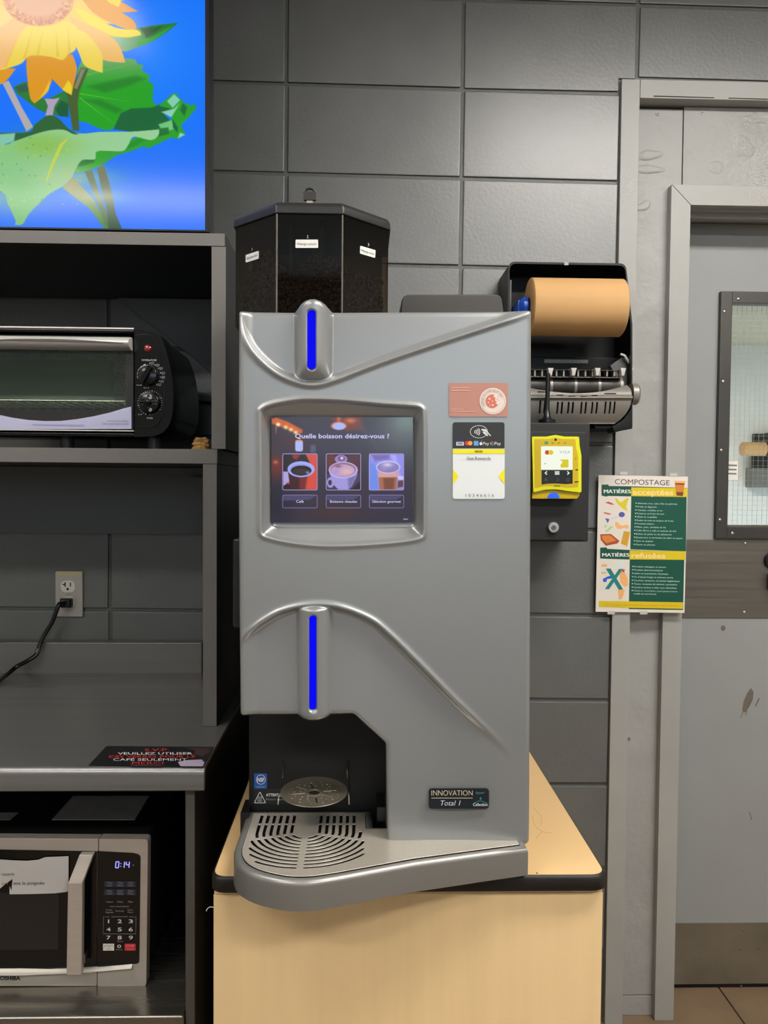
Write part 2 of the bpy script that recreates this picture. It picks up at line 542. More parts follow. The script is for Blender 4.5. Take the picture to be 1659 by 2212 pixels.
for j in range(-10, 6):
    for i in range(-4, 6):
        x0 = jx + (i - 1) * BW; x1 = x0 + BW
        sh = -math.tan(tilt) * ((x0 + x1) / 2 - jx)
        z0 = jz + j * BH + sh; z1 = z0 + BH
        if z0 < ZF + 0.005: z0 = max(z0, ZF + 0.006)
        z1 = min(z1, CEIL - 0.005)
        if x0 >= FRR + 0.25 or x1 < XL + 0.6: continue
        if x1 > FRX and z0 < FRZ:                          # round the door frame
            if x0 < FRX:
                if z1 > FRZ + 0.03 and z0 < FRZ:
                    g = 0.0038                              # this block is cut round the corner of the frame
                    pts = [(x0 + g, z0 + g), (FRX - g, z0 + g), (FRX - g, FRZ + 0.004), (x1 - g, FRZ + 0.004), (x1 - g, z1 - g), (x0 + g, z1 - g)]
                    o = MB().prism([(a, WALL, b_) for a, b_ in pts], (0, 0.03, 0)).build('concrete_block', M_block, wall_back, bevel=0.0028)
                    continue
                x1 = FRX + 0.002
            elif x0 < FRR:
                if z1 <= FRZ + 0.02: continue
                z0 = FRZ + 0.004
        block(x0, x1, z0, z1)

# floor: tiles near the door, plain slab beyond
fl = MB().box(XL, XR, YB, 9.0, -0.08, -0.004).build('floor', M_grout, smooth=False)
tag(fl, 'brown tiled floor running under the grey door', kind='structure')
seam = PX(1553, 2170, 2.03)
tile = MB().box(-0.15, 0.15, -0.15, 0.15, -0.02, 0).mesh('floor_tile', M_tile, (0, 0, 0), bevel=0.0015)
for i in range(-7, 6):
    for k in range(-1, 14):
        x = seam + 0.152 + i * 0.304; y = -0.18 + k * 0.304
        if not (-2.2 < x < 2.6): continue
        o = bpy.data.objects.new('floor_tile', tile); COL.objects.link(o); o.parent = fl; weigh(o); o.location = (x, y, random.uniform(-0.0008, 0))
ce = MB().box(XL, XR, YB, WALL + 0.10, CEIL, CEIL + 0.1).build('ceiling', M_ceiling, smooth=False)
tag(ce, 'pale ceiling above the coffee corner', kind='structure')
wl = MB().box(XL - 0.1, XL, YB, WALL + 0.1, ZF, CEIL).build('wall_left', M_plain, smooth=False); tag(wl, 'plain grey side wall on the left', kind='structure')
wr = MB().box(XR, XR + 0.1, YB, WALL + 0.1, ZF, CEIL).build('wall_right', M_plain, smooth=False); tag(wr, 'plain grey side wall on the right', kind='structure')
WX0, WX1, WZ0, WZ1 = -0.7, 1.7, 1.45, 2.4                  # guessed daylight window, unseen, added to brighten the machine's upper front
wf = MB().box(XL - 0.1, WX0, YB - 0.1, YB, ZF, CEIL).box(WX1, XR + 0.1, YB - 0.1, YB, ZF, CEIL).box(WX0, WX1, YB - 0.1, YB, ZF, WZ0).box(WX0, WX1, YB - 0.1, YB, WZ1, CEIL).build('wall_front', M_plain, smooth=False); tag(wf, 'plain grey wall behind the viewer', kind='structure')

wn = MB().box(WX0, WX0 + 0.05, YB - 0.08, YB - 0.02, WZ0, WZ1).box(WX1 - 0.05, WX1, YB - 0.08, YB - 0.02, WZ0, WZ1).box(WX0, WX1, YB - 0.08, YB - 0.02, WZ0, WZ0 + 0.05) \
    .box(WX0, WX1, YB - 0.08, YB - 0.02, WZ1 - 0.05, WZ1).box(0.47, 0.53, YB - 0.08, YB - 0.02, WZ0, WZ1).build('guessed_window', M_frame, smooth=False)
tag(wn, 'guessed daylight window added in the unseen wall behind the viewer', kind='structure')

# ------------------------------------------------------------------ door frame: outer strip, infill panels, inner frame
YA = WALL - 0.008
t1 = MB().box(FRX, FRX + 0.0435, YA, WALL + 0.12, ZF, FRZ).build('trim_1', M_frame, bevel=0.002)
tag(t1, 'light grey outer strip of the door surround, next to the block wall', kind='structure')
hz = PZ(1500, 210, YA)
MB().box(FRX + 0.0437, FRR - 0.0437, YA, WALL + 0.12, FRZ - 0.043, FRZ).build('head_strip', M_frame, t1, bevel=0.002)
MB().box(FRR - 0.0435, FRR, YA, WALL + 0.12, ZF, FRZ).build('side_strip', M_frame, t1, bevel=0.002)
gk = [(1412, 207), (1470, 210), (1472, 211.5), (1412, 209.5)]
MB().prism([P(x, y, YA - 0.0006) for x, y in [(1412, 206.4), (1543, 210.2), (1543, 211.8), (1412, 208.4)]], (0, 0.001, 0)).build('paint_crack', M_ink, t1, smooth=False)
MB().prism([P(x, y, YA - 0.0006) for x, y in [(1574, 211), (1659, 213.2), (1659, 215), (1574, 212.6)]], (0, 0.001, 0)).build('paint_crack', M_ink, t1, smooth=False)

YI = 1.928
ix0 = FRX + 0.044; seamx = PX(1475, 320, YI); itop = PZ(1480, 230, YI) + 0.0
YJ = 1.905                                                   # face of the inner frame
jx0 = PX(1446.5, 600, YJ); jx1 = PX(1489, 600, YJ)
jz1 = PZ(1460, 398, YJ); jz0 = PZ(1500, 443, YJ)
t2 = MB().prism([(ix0, YI, ZF + 0.05), (jx0 + 0.03, YI, ZF + 0.05), (jx0 + 0.03, YI, jz1 - 0.05), (seamx - 0.0012, YI, jz1 - 0.05), (seamx - 0.0012, YI, itop - 0.007), (ix0, YI, itop - 0.007)], (0, 0.03, 0)).build('trim_2', M_infill, bevel=0.001)
tag(t2, 'pale dented infill panels of the door surround', kind='structure')
MB().box(seamx + 0.0008, LEAF_R + 0.1, YI - 0.001, YI + 0.03, jz1 - 0.05, itop - 0.001).build('head_panel', M_infill, t2, bevel=0.0008)
MB().box(LEAF_R + 0.03, FRR - 0.044, YI, YI + 0.03, ZF + 0.05, jz1 - 0.05).build('side_panel', M_infill, t2)
MB().box(ix0, jx0 + 0.03, YI - 0.002, YI + 0.03, ZF, ZF + 0.048).build('base_block', M_infill, t2, bevel=0.001)
MB().box(ix0, FRR - 0.044, YI + 0.031, YI + 0.05, jz1 - 0.05, FRZ - 0.01).build('backing_board', M_blackmatte, t2)
for px, py in ((1421, 246), (1516.5, 244)):
    c = P(px, py, YI)
    MB().cyl(c + Vector((0, 0.001, 0)), c + Vector((0, -0.002, 0)), 0.0052, 0.0048, 18).build('screw', M_frame, t2)
    MB().cyl(c + Vector((0, -0.001, 0)), c + Vector((0, -0.0026, 0)), 0.0014, n=8).build('screw_recess', M_ink, t2)
c = P(1358, 1596, YI)
MB().cyl(c + Vector((0, 0.001, 0)), c + Vector((0, -0.0015, 0)), 0.004, n=12).build('screw', M_screw, t2)
def dent(px, py, rx, rz, a=0.0):
    """raised daub of filler on the infill panels"""
    c = P(px, py, YI); b = MB(); n = 20; rings = []
    for s, h in ((1.0, -0.0012), (0.92, -0.0008), (0.78, -0.0002), (0.6, 0.0003), (0.4, 0.0002), (0.15, -0.0002)):
        s0 = s; rings.append([(c.x + (s := s0 * (1 + 0.12 * math.sin(2 * t + px) + 0.1 * math.sin(3 * t + py))) * (rx * math.cos(t) * math.cos(a) - rz * math.sin(t) * math.sin(a)), YI - 0.0019 - h,
                       c.z + s * (rx * math.cos(t) * math.sin(a) + rz * math.sin(t) * math.cos(a))) for t in [2 * math.pi * k / n for k in range(n)]])
    b.loft(rings, False, True).build('filler_daub', M_infill, t2, angle=80)
dent(1605, 318, 0.025, 0.031, 0.3); dent(1640, 255, 0.04, 0.016); dent(1545, 362, 0.022, 0.016, -0.5)
dent(1404, 335, 0.03, 0.012, 0.2); dent(1403, 366, 0.032, 0.011, 0.0); dent(1650, 395, 0.028, 0.018)
dent(1390, 445, 0.018, 0.012, 0.4)

def mitre(pts, y0, y1): return MB().prism([(x, y0, z) for x, z in pts], (0, y1 - y0, 0))
w3 = jx1 - jx0; h3 = jz1 - jz0; rx1 = LEAF_R + 0.004; rx2 = rx1 + w3
t3 = mitre([(jx0, ZF), (jx1, ZF), (jx1, jz0), (jx0, jz1)], YJ, 2.08).build('trim_3', M_frame, bevel=0.0012)
tag(t3, 'light grey inner door frame with a mitred corner', kind='structure')
mitre([(jx1 + 0.0007, jz0), (rx1, jz0), (rx2, jz1), (jx0 + 0.0007, jz1)], YJ, 2.08).build('head', M_frame, t3, bevel=0.0012)
mitre([(rx1, ZF), (rx2, ZF), (rx2, jz1), (rx1, jz0)], YJ, 2.08).build('jamb', M_frame, t3, bevel=0.0012)
MB().box(jx1, rx1, 1.955, 1.975, jz0 - 0.013, jz0 + 0.005).build('door_stop', M_frame, t3, bevel=0.001)

# ------------------------------------------------------------------ the door itself
YD = 2.03
lx0, lx1, lz0, lz1 = jx1 + 0.002, LEAF_R, ZF + 0.012, jz0 - 0.002
wx0 = PX(1547, 900, YD); wz1 = PZ(1600, 632, YD); wz0 = PZ(1600, 1163, YD); wx1 = lx1 - (wx0 - lx0)
fb = 0.029
dm_ = MB()
ax0, ax1, az0, az1 = wx0 + 0.01, wx1 - 0.01, wz0 + 0.01, wz1 - 0.01
dm_.box(lx0, ax0, YD, YD + 0.045, lz0, lz1).box(ax1, lx1, YD, YD + 0.045, lz0, lz1).box(ax0, ax1, YD, YD + 0.045, lz0, az0).box(ax0, ax1, YD, YD + 0.045, az1, lz1)
door = dm_.build('door_1', M_door, smooth=False)
tag(door, 'grey painted door with a framed wired-glass window and steel plates', kind='structure')
for nm, (a, b_, c_, d) in {'window_frame': (wx0, wx0 + fb, wz0, wz1), 'window_frame.': (wx1 - fb, wx1, wz0, wz1),
                           'window_frame..': (wx0 + fb, wx1 - fb, wz1 - fb, wz1), 'window_frame...': (wx0 + fb, wx1 - fb, wz0, wz0 + fb)}.items():
    MB().box(a, b_, YD - 0.014, YD + 0.02, c_, d).build('window_frame', M_steeldark, door, bevel=0.0015)
MB().box(wx0 + fb, wx1 - fb, YD - 0.006, YD + 0.006, wz0 + fb, wz0 + fb + 0.006).build('glazing_bead', M_steel, door, bevel=0.001)
M_pane = glassy('wired_glass', (238, 240, 238), 0.6, 0.05)
gp = MB().box(wx0 + 0.012, wx1 - 0.012, YD + 0.02, YD + 0.026, wz0 + 0.012, wz1 - 0.012).build('glass_pane', M_pane, door, smooth=False)
wires = MB(); M_wire = mat('glass_wire', (215, 215, 205), 0.35, 0.6)
x = wx0 + 0.02
while x < wx1 - 0.015:
    wires.box(x - 0.00028, x + 0.00028, YD + 0.0225, YD + 0.0232, wz0 + 0.012, wz1 - 0.012); x += 0.0127
z = wz0 + 0.02
while z < wz1 - 0.015:
    wires.box(wx0 + 0.012, wx1 - 0.012, YD + 0.0225, YD + 0.0232, z - 0.00028, z + 0.00028); z += 0.0127
wires.build('wire_mesh', M_wire, gp, kind='stuff', smooth=False)
def screw(px, py, Y, parent, r=0.0048, m=None):
    c = P(px, py, Y)
    b = MB().ell((c.x, c.y, c.z), r, r * 0.55, r, 14, 8)
    return b.build('screw', m or M_screw, parent)
for px, py in ((1595, 646), (1565, 673), (1562, 824), (1558, 973), (1555, 1123), (1582, 1152)):
    screw(px, py, YD - 0.014, door)
# steel push plate, kick plate, lock
pz1, pz0 = PZ(1560, 1165, YD), PZ(1560, 1335, YD)
MB().box(lx0 + 0.001, lx1 - 0.001, YD - 0.0025, YD, pz0, pz1 - 0.0006).build('push_plate', M_steel, door, bevel=0.0006)
for px, py in ((1610.5, 1174), (1608, 1323)): screw(px, py, YD - 0.0025, door, 0.0045)
kz1 = PZ(1560, 1993, YD)
MB().box(lx0 + 0.001, lx1 - 0.001, YD - 0.0025, YD, lz0, kz1).build('kick_plate', M_kick, door, bevel=0.0006)
for px, py in ((1607, 2008), (1599, 2050), (1601, 2130), (1602, 2152), (1638, 2048)): screw(px, py, YD - 0.0025, door, 0.0026, M_steel)
MB().box(lx0 + 0.002, lx1 - 0.002, YD + 0.002, YD + 0.04, ZF + 0.001, lz0).build('door_sweep', M_blackmatte, door)
c = P(1668, 1210, YD)
MB().cyl(c, c + Vector((0, -0.012, 0)), 0.024, 0.022, 30).build('lock_rose', M_black, door)
c2 = P(1672, 1256, YD)
MB().box(c2.x - 0.02, c2.x + 0.02, YD - 0.03, YD, c2.z - 0.021, c2.z + 0.021).build('lever_handle', M_black, door, bevel=0.004)
stain = Print(on_plane(YD)); M_stain = mat('brown_stain', (104, 96, 86), 0.5, noise=(30, 0.1))
stain.poly([(1614, 1497), (1622, 1486), (1628, 1495), (1626, 1512), (1618, 1528), (1609, 1540), (1603, 1535), (1606, 1515)], M_stain)
stain.line([(1606, 1536), (1602, 1546), (1600, 1552)], 1.6, M_stain).line([(1614, 1532), (1611, 1546)], 1.6, M_stain)
stain.line([(1640, 1508), (1632, 1526)], 3, M_stain).poly(circle(1562, 1357, 5, 6), M_stain).line([(1619, 1754), (1624, 1772)], 2, M_stain)
stain.done('stain', door)
# notice behind the glass
nt_ = thing('paper_notice', 'small white paper notice stuck on the door glass, lower left corner', 'notice', P(1580, 1037, YD + 0.019))
MB().pbox((1565, 996), (1594, 1037), YD + 0.0185, YD + 0.0195).build('sheet', M_white, nt_, smooth=False)
pr = Print(on_plane(YD + 0.0185))
for k, (a, b_) in enumerate(((1574, 1592), (1572, 1591), (1570, 1591))): pr.line([(a, 1005 + k * 9), (b_, 1005.5 + k * 9)], 3.4, mat('grey_ink', (120, 120, 118), 0.7))
pr.done('lettering', nt_)

# ------------------------------------------------------------------ the room seen through the door glass
HY = 6.6
M_hall = mat('hall_paint', (214, 214, 210), 0.7); M_hallc = mat('hall_ceiling', (190, 182, 160), 0.8)
hw = MB().box(-0.5, 5.2, HY, HY + 0.1, ZF, 2.45).box(-0.5, -0.4, 2.2, HY, ZF, 2.45).box(5.1, 5.2, 2.2, HY, ZF, 2.45) \
    .box(-0.5, 0.6, 2.12, 2.2, ZF, 2.45).box(1.9, 5.2, 2.12, 2.2, ZF, 2.45).build('wall_hall', M_hall, smooth=False)
tag(hw, 'pale walls of the room beyond the door', kind='structure')
hc = MB().box(-0.5, 5.2, 2.0, HY, 2.45, 2.55).build('ceiling_hall', M_hallc, smooth=False); tag(hc, 'ceiling of the room beyond the door', kind='structure')

# ------------------------------------------------------------------ lamps
def ceiling_light(x, y, z, gain, label, group='fluorescent ceiling fixtures', ln=1.2):
    t = thing('ceiling_light', label, 'ceiling light', (x, y, z), group)
    M_h = mat('fixture_white', (225, 225, 222), 0.5)
    MB().box(x - ln / 2 - 0.02, x + ln / 2 + 0.02, y - 0.16, y + 0.16, z - 0.03, z - 0.001).box(x - ln / 2 - 0.02, x + ln / 2 + 0.02, y - 0.175, y - 0.16, z - 0.06, z - 0.001) \
        .box(x - ln / 2 - 0.02, x + ln / 2 + 0.02, y + 0.16, y + 0.175, z - 0.06, z - 0.001).build('housing', M_h, t, smooth=False)
    m = bpy.data.materials.new('lit_tube'); m.use_nodes = True
    b = m.node_tree.nodes['Principled BSDF']
    b.inputs['Emission Color'].default_value = (*TUBE_TINT, 1); b.inputs['Emission Strength'].default_value = gain
    for s in (-1, 1):
        MB().box(x - ln / 2, x + ln / 2, y + s * 0.075 - 0.05, y + s * 0.075 + 0.05, z - 0.05, z - 0.0305).build('tube', m, t, bevel=0.008)
ceiling_light(1.05, 0.62, CEIL, LAMP_RIGHT, 'lit fluorescent fixture on the ceiling, right of the coffee machine')
ceiling_light(-1.25, 0.62, CEIL, LAMP_LEFT, 'lit fluorescent fixture on the ceiling, over the television')
ceiling_light(1.05, -0.85, CEIL, LAMP_REAR, 'lit fluorescent fixture on the ceiling behind the viewer, right')
ceiling_light(-1.25, -0.85, CEIL, LAMP_LEFT * 1.7, 'lit fluorescent fixture on the ceiling behind the viewer, left')
ceiling_light(1.6, 4.6, 2.45, LAMP_HALL, 'lit fluorescent fixture on the ceiling beyond the door')

# ================================================================== LAMINATE CABINET
ZT = EYE - 0.53                    # its top
Y1 = 1.073                         # its front edge
M_lam = mat('maple_laminate', (222, 186, 134), 0.38, spec=0.4, noise=(2.2, 0.03), streak=None)
M_lamf = mat('maple_laminate_front', (240, 208, 156), 0.42, spec=0.35, streak=(40, 40, 2.5, 0.035))
M_band = mat('black_edge_band', (25, 21, 17), 0.5, spec=0.4, noise=(60, 0.35))
cx0, cx1 = PX(452.5, 1905, Y1), PX(1315, 1905, Y1)
cab = thing('laminate_cabinet', 'maple laminate cabinet with black edge band, under the coffee machine', 'cabinet', ((cx0 + cx1) / 2, Y1 + 0.4, 0))
def plan(x0, x1, y0, y1, r): return round_poly([(x0, y0), (x1, y0), (x1, y1), (x0, y1)], [r, r, 0.002, 0.002], 10)
ban = plan(cx0, cx1, Y1, WALL - 0.04, 0.022)
zl = ZT - 0.022
def ring_at(pl, z, ins):
    cxm = (cx0 + cx1) / 2; cym = (Y1 + WALL - 0.04) / 2
    sx = 1 - ins / ((cx1 - cx0) / 2); sy = 1 - ins / ((WALL - 0.04 - Y1) / 2)
    return [(cxm + (p[0] - cxm) * sx, cym + (p[1] - cym) * sy, z) for p in pl]
MB().loft([ring_at(ban, zl, 0.002), ring_at(ban, zl + 0.002, 0), ring_at(ban, ZT - 0.004, 0), ring_at(ban, ZT - 0.001, 0.0014), ring_at(ban, ZT, 0.003)]).build('edge_band', M_band, cab, angle=50)
MB().loft([ring_at(ban, ZT - 0.002, 0.0035), ring_at(ban, ZT + 0.0006, 0.0035)]).build('laminate_top', M_lam, cab, angle=50)
bx0, bx1 = PX(461, 1950, Y1 + 0.012), PX(1302.5, 1950, Y1 + 0.012)
MB().box(bx0, bx1, Y1 + 0.03, WALL - 0.06, 0.0, zl - 0.0002).build('carcass', M_lamf, cab, bevel=0.001)
MB().box(bx0, bx1, Y1 + 0.012, Y1 + 0.0295, 0.02, zl - 0.007).build('front_panel', M_lamf, cab, bevel=0.0012)
MB().box(bx0 + 0.001, bx1 - 0.001, Y1 + 0.0125, Y1 + 0.0295, zl - 0.0065, zl - 0.0005).build('top_rail', M_lamf, cab)
M_scr = mat('scratch_line', (196, 160, 104), 0.5)
top_place = lambda px, py, layer=1: G(px, py, ZT + 0.0006 + 0.0002 * layer)
for pts_ in (spline([(1152, 1744), (1163, 1757), (1170, 1766), (1169, 1783)], 5), spline([(1150, 1764), (1156, 1784), (1172, 1796), (1192, 1800)], 5), [(1172, 1796), (1162, 1805), (1158, 1812)]):
    Print(top_place).line(pts_, 1.3, M_scr).done('scratch', cab)
for c_ in ((1160, 1886, 1.6), (487, 1815, 1.4)): Print(top_place).poly(circle(*c_), M_ink).done('speck', cab)
a = P(460, 1960, Y1 + 0.011)
MB().tube([a + Vector((0.001, 0, 0)), a + Vector((-0.004, -0.001, 0.0012)), a + Vector((-0.0075, -0.002, -0.001)), a + Vector((-0.0085, -0.002, -0.004))], 0.0006, 6).build('loose_strip', M_white, cab)

# ================================================================== STEEL COUNTER on the left
YW = 1.244
ZW = EYE - 0.4415
M_ss = mat('counter_steel', (128, 127, 125), 0.36, 0.6, streak=(2, 90, 90, 0.05), noise=None)
M_ssside = mat('counter_side_steel', (30, 30, 30), 0.5, 0.2, noise=(5, 0.1))
M_shelf = mat('shelf_edge_grey', (104, 101, 97), 0.5, noise=(6, 0.05))
M_board = mat('shelf_board_black', (26, 26, 27), 0.45, noise=(6, 0.08))
M_inner = mat('shelf_inner', (104, 107, 107), 0.6, 0.0)
LX = -1.75                         # where the counter ends outside the frame
wxr = PX(440.5, 1668, YW)
ctr = thing('steel_counter', 'stainless steel counter with backsplash and a lower shelf, left of the cabinet', 'counter', ((LX + wxr) / 2, 1.55, 0))
prof = [(YW + 0.010, ZW - 0.037), (YW + 0.002, ZW - 0.037), (YW, ZW - 0.035), (YW, ZW - 0.012)]
prof += [(YW + 0.012 - 0.012 * math.cos(t), ZW - 0.012 + 0.012 * math.sin(t)) for t in [math.pi / 2 * k / 6 for k in range(1, 7)]]
prof += [(1.862, ZW), (1.862, ZW - 0.006), (YW + 0.016, ZW - 0.006), (YW + 0.010, ZW - 0.014)]
MB().loft([[(LX, y, z) for y, z in prof], [(wxr, y, z) for y, z in prof]]).build('worktop', M_ss, ctr, angle=25)
bz = PZ(300, 1387, 1.868)
MB().box(LX + 0.03, PX(437.5, 1420, 1.868), 1.864, WALL - 0.002, ZW - 0.006, bz).build('backsplash', M_ss, ctr, bevel=0.003, segs=3)
px0, px1_ = PX(400.5, 1850, YW + 0.016), PX(421.5, 1850, YW + 0.016)
zs = EYE - 0.838
MB().box(px0, px1_, YW + 0.016, 1.86, 0.02, ZW - 0.0375).build('side_panel', M_ssside, ctr, bevel=0.0008)
MB().box(px0 + 0.0005, px1_ - 0.0005, YW + 0.0145, YW + 0.0158, 0.02, ZW - 0.0385).build('edge_strip', mat('leg_edge_grey', (78, 76, 73), 0.5), ctr)
MB().box(LX, LX + 0.02, YW + 0.02, 1.86, 0.02, ZW - 0.04).build('end_panel', M_ssside, ctr)
MB().box(LX + 0.02, px0 - 0.0005, YW + 0.006, 1.855, zs - 0.03, zs).build('lower_shelf', mat('shelf_polished_steel', (132, 128, 120), 0.24, 0.85, streak=(2, 90, 90, 0.05)), ctr, bevel=0.004, segs=3)
MB().box(LX + 0.02, px0 - 0.0005, 1.855, 1.86, 0.02, ZW - 0.04).build('back_panel', M_ssside, ctr)
for xx in (LX + 0.02, px1_ - 0.03):
    for yy in (YW + 0.05, 1.80):
        MB().cyl((xx, yy, 0.0), (xx, yy, 0.022), 0.014, n=14).build('foot', M_black, ctr)

# ------------------------------------------------------------------ over-shelves
YS = 1.455
def shelf_unit(nm, label, ztop, zbot, xr, ux0, ux1, ub, flange, loc):
    t = thing(nm, label, 'shelf', loc, 'steel over-shelves above the counter')
    b = MB().box(LX, xr, YS + 0.002, 1.885, zbot, ztop).build('shelf_board', M_board, t, smooth=False)
    MB().box(LX, xr, YS, YS + 0.0019, zbot, ztop).build('edge_strip', M_shelf, b, bevel=0.0006)
    for a0, a1 in ((ux0, ux1), (LX, LX + 0.026)):
        b = MB().box(a0, a1, YS + 0.003, 1.885, ub, zbot - 0.0006).build('upright', M_board, t, smooth=False)
        MB().box(a0, a1, YS + 0.001, YS + 0.0029, ub, zbot - 0.0006).build('edge_strip', M_shelf, b, bevel=0.0006)
    return t
zmt, zmb = PZ(250, 968.5, YS), PZ(250, 1000, YS)
low = shelf_unit('over_shelf', 'lower steel over-shelf standing on the counter, below the toaster oven', zmt, zmb, PX(469.5, 985, YS), PX(438, 1250, YS), PX(468, 1250, YS), ZW + 0.0005, None, (-0.7, 1.65, ZW))
fz = PZ(250, 1153, 1.868)
MB().box(LX + 0.026, PX(437, 1250, YS), 1.868, 1.884, fz, zmb - 0.0006).build('back_flange', M_inner, low, bevel=0.001)
g0, g1 = P(395, 1030, 1.86), P(437, 1092, 1.86)
MB().prism([(g0.x, 1.855, g0.z), (PX(438, 1250, YS) - 0.0005, 1.855, g0.z), (PX(438, 1250, YS) - 0.0005, 1.855, g1.z)], (0, 0.006, 0)).build('gusset_and_shade', M_inner, low)
ztt, ztb = PZ(250, 500.5, YS), PZ(250, 528, YS)
upp = shelf_unit('over_shelf', 'upper steel over-shelf under the television, around the toaster oven', ztt, ztb, PX(485.5, 515, YS), PX(456.5, 750, YS), PX(487.5, 750, YS), zmt + 0.0006, None, (-0.7, 1.65, zmt))
g0, g1 = P(255, 644, 1.88), P(457, 860, 1.88)
xg = PX(456.5, 750, YS) - 0.0006
MB().prism([(g0.x, 1.872, ztb - 0.0008), (xg, 1.872, ztb - 0.0008), (xg, 1.872, g1.z), (g0.x, 1.872, g0.z)], (0, 0.006, 0)).build('gusset_and_shade', M_inner, upp)  # the triangular shadow under the upper board, built as a flat plate

# ================================================================== TELEVISION
YT = 1.485
tx1, sx1 = PX(452, 300, YT), PX(443.2, 300, YT)
tz0 = PZ(300, 498.5, YT); sz0 = PZ(300, 495, YT)
TW, TH = 1.24, 0.72
tv = thing('television', 'flat television showing a yellow flower on blue, standing on the upper shelf', 'television', (tx1 - TW / 2, YT + 0.04, ztt))
M_tvb = mat('tv_black', (13, 13, 20), 0.35, spec=0.25)
MB().box(tx1 - TW, tx1, YT + 0.003, YT + 0.045, tz0, tz0 + TH).build('housing', M_tvb, tv, bevel=0.003)
bw = tx1 - sx1
fr_ = MB()
fr_.box(tx1 - bw, tx1, YT - 0.001, YT + 0.004, tz0, tz0 + TH).box(tx1 - TW, tx1 - TW + bw, YT - 0.001, YT + 0.004, tz0, tz0 + TH)
fr_.box(tx1 - TW + bw, tx1 - bw, YT - 0.001, YT + 0.004, tz0 + TH - bw, tz0 + TH).box(tx1 - TW + bw, tx1 - bw, YT - 0.001, YT + 0.004, tz0, sz0)
fr_.build('bezel', M_tvb, tv, smooth=False)
for xx in (tx1 - 0.17, tx1 - TW + 0.17):
    MB().box(xx - 0.012, xx + 0.012, YT + 0.0, YT + 0.2, ztt + 0.0005, ztt + 0.008).box(xx - 0.008, xx + 0.008, YT + 0.012, YT + 0.03, ztt + 0.007, tz0 + 0.02).build('foot', M_tvb, tv, bevel=0.002)
K = 0.3134
def Z(pts): return [(x * K, y * K) for x, y in pts]
def Zs(pts):
    """curved outline, its tips kept sharp"""
    out = []; m = len(pts)
    for i in range(m):
        p0, p1, p2, p3 = (np.array(pts[(i + d) % m], float) for d in (-1, 0, 1, 2))
        def tan(a, b, c):
            u, v = b - a, c - b; u /= np.linalg.norm(u); v /= np.linalg.norm(v)
            return (c - a) * (0.5 if u.dot(v) > 0.3 else 0.0)
        t1, t2 = tan(p0, p1, p2), tan(p1, p2, p3)
        for k in range(5):
            t = k / 5; out.append(tuple((2*t**3-3*t*t+1)*p1 + (t**3-2*t*t+t)*t1 + (-2*t**3+3*t*t)*p2 + (t**3-t*t)*t2))
    return Z(out)
xe = PX(443.2, 300, YT)
leftpx = 443.2 - (TW - 2 * bw) * FPX / YT * 1.0; toppx = 495 - (TH - bw - (sz0 - tz0)) * FPX / YT
xs = np.concatenate([np.arange(leftpx, -12, 14), np.arange(-12, 442, 1.4), [443.2]])
ys = np.concatenate([np.arange(toppx, -12, 14), np.arange(-12, 494, 1.4), [496.5]])
cv = Canvas(xs, ys).fill((0, 112, 252))
cv.blob(330, 110, 130, 130, (18, 132, 255), 0.8)
fc = (88, -20)
for k in range(26):                                            # far side of the flower, out of view
    a = math.pi + (k + 0.5) * math.pi / 26 * 1.25 - 0.35
    d = np.array([math.cos(a), math.sin(a)]); n_ = np.array([-d[1], d[0]]); L_ = 215
    q = np.array(fc)
    cv.poly([tuple(q + n_ * 10), tuple(q + d * L_ * 0.6 + n_ * 26), tuple(q + d * L_), tuple(q + d * L_ * 0.6 - n_ * 26), tuple(q - n_ * 10)], (236, 196, 50) if k % 2 else (226, 150, 30))
GRN = (38, 150, 38)
cv.poly(Zs([(745, 250), (960, 190), (1100, 165), (1228, 150), (1150, 215), (1040, 285), (940, 325), (840, 352)]), (150, 185, 150), rgb2=(30, 120, 40), axis=((250, 95), (330, 70)))
cv.poly(Z([(960, 190), (1070, 185), (1130, 170), (1060, 225), (1010, 260), (990, 225)]), (20, 85, 40), soft=2)
cv.poly(Z([(950, 280), (1040, 255), (1200, 160), (1130, 225), (1040, 284), (945, 322)]), (40, 160, 40), soft=2)
cv.poly(Zs([(560, 430), (720, 400), (870, 400), (930, 410), (950, 440), (990, 440), (975, 480), (1030, 520), (1020, 555), (1055, 580), (1052, 690), (1092, 722), (1060, 745), (960, 750), (850, 770), (780, 880), (710, 895), (600, 850), (530, 820), (520, 650)]),
        (110, 165, 105), rgb2=(28, 160, 24), axis=((230, 128), (235, 185)))
for pts in ([(600, 600), (760, 560), (940, 520), (1000, 540), (880, 590), (720, 640)], [(560, 690), (700, 690), (850, 760), (800, 780), (650, 720)]):
    cv.poly(Z(pts), (24, 120, 30), 0.75, soft=8)
for a_, b_ in (((550, 650), (900, 700)), ((550, 680), (780, 850)), ((600, 520), (930, 430))):
    q0, q1 = np.array(a_), np.array(b_); n_ = np.array([-(q1 - q0)[1], (q1 - q0)[0]]) / np.linalg.norm(q1 - q0) * 4
    cv.poly(Z([tuple(q0 + n_), tuple(q1), tuple(q0 - n_)]), (120, 190, 60), 0.7, soft=2)
cv.poly(Zs([(95, 620), (140, 590), (200, 585), (300, 690), (430, 640), (475, 640), (470, 810), (420, 805), (370, 800), (310, 785), (240, 750), (160, 690), (120, 660)]), (36, 120, 50))
cv.poly(Z([(380, 760), (420, 700), (470, 720), (470, 812), (410, 808)]), (8, 88, 50), soft=3); cv.poly(Z([(100, 615), (180, 590), (200, 640), (140, 650)]), (40, 90, 70), soft=3)
cv.poly(Z([(20, 590), (62, 570), (150, 750), (228, 885), (182, 918), (110, 770)]), (178, 170, 175), soft=2)
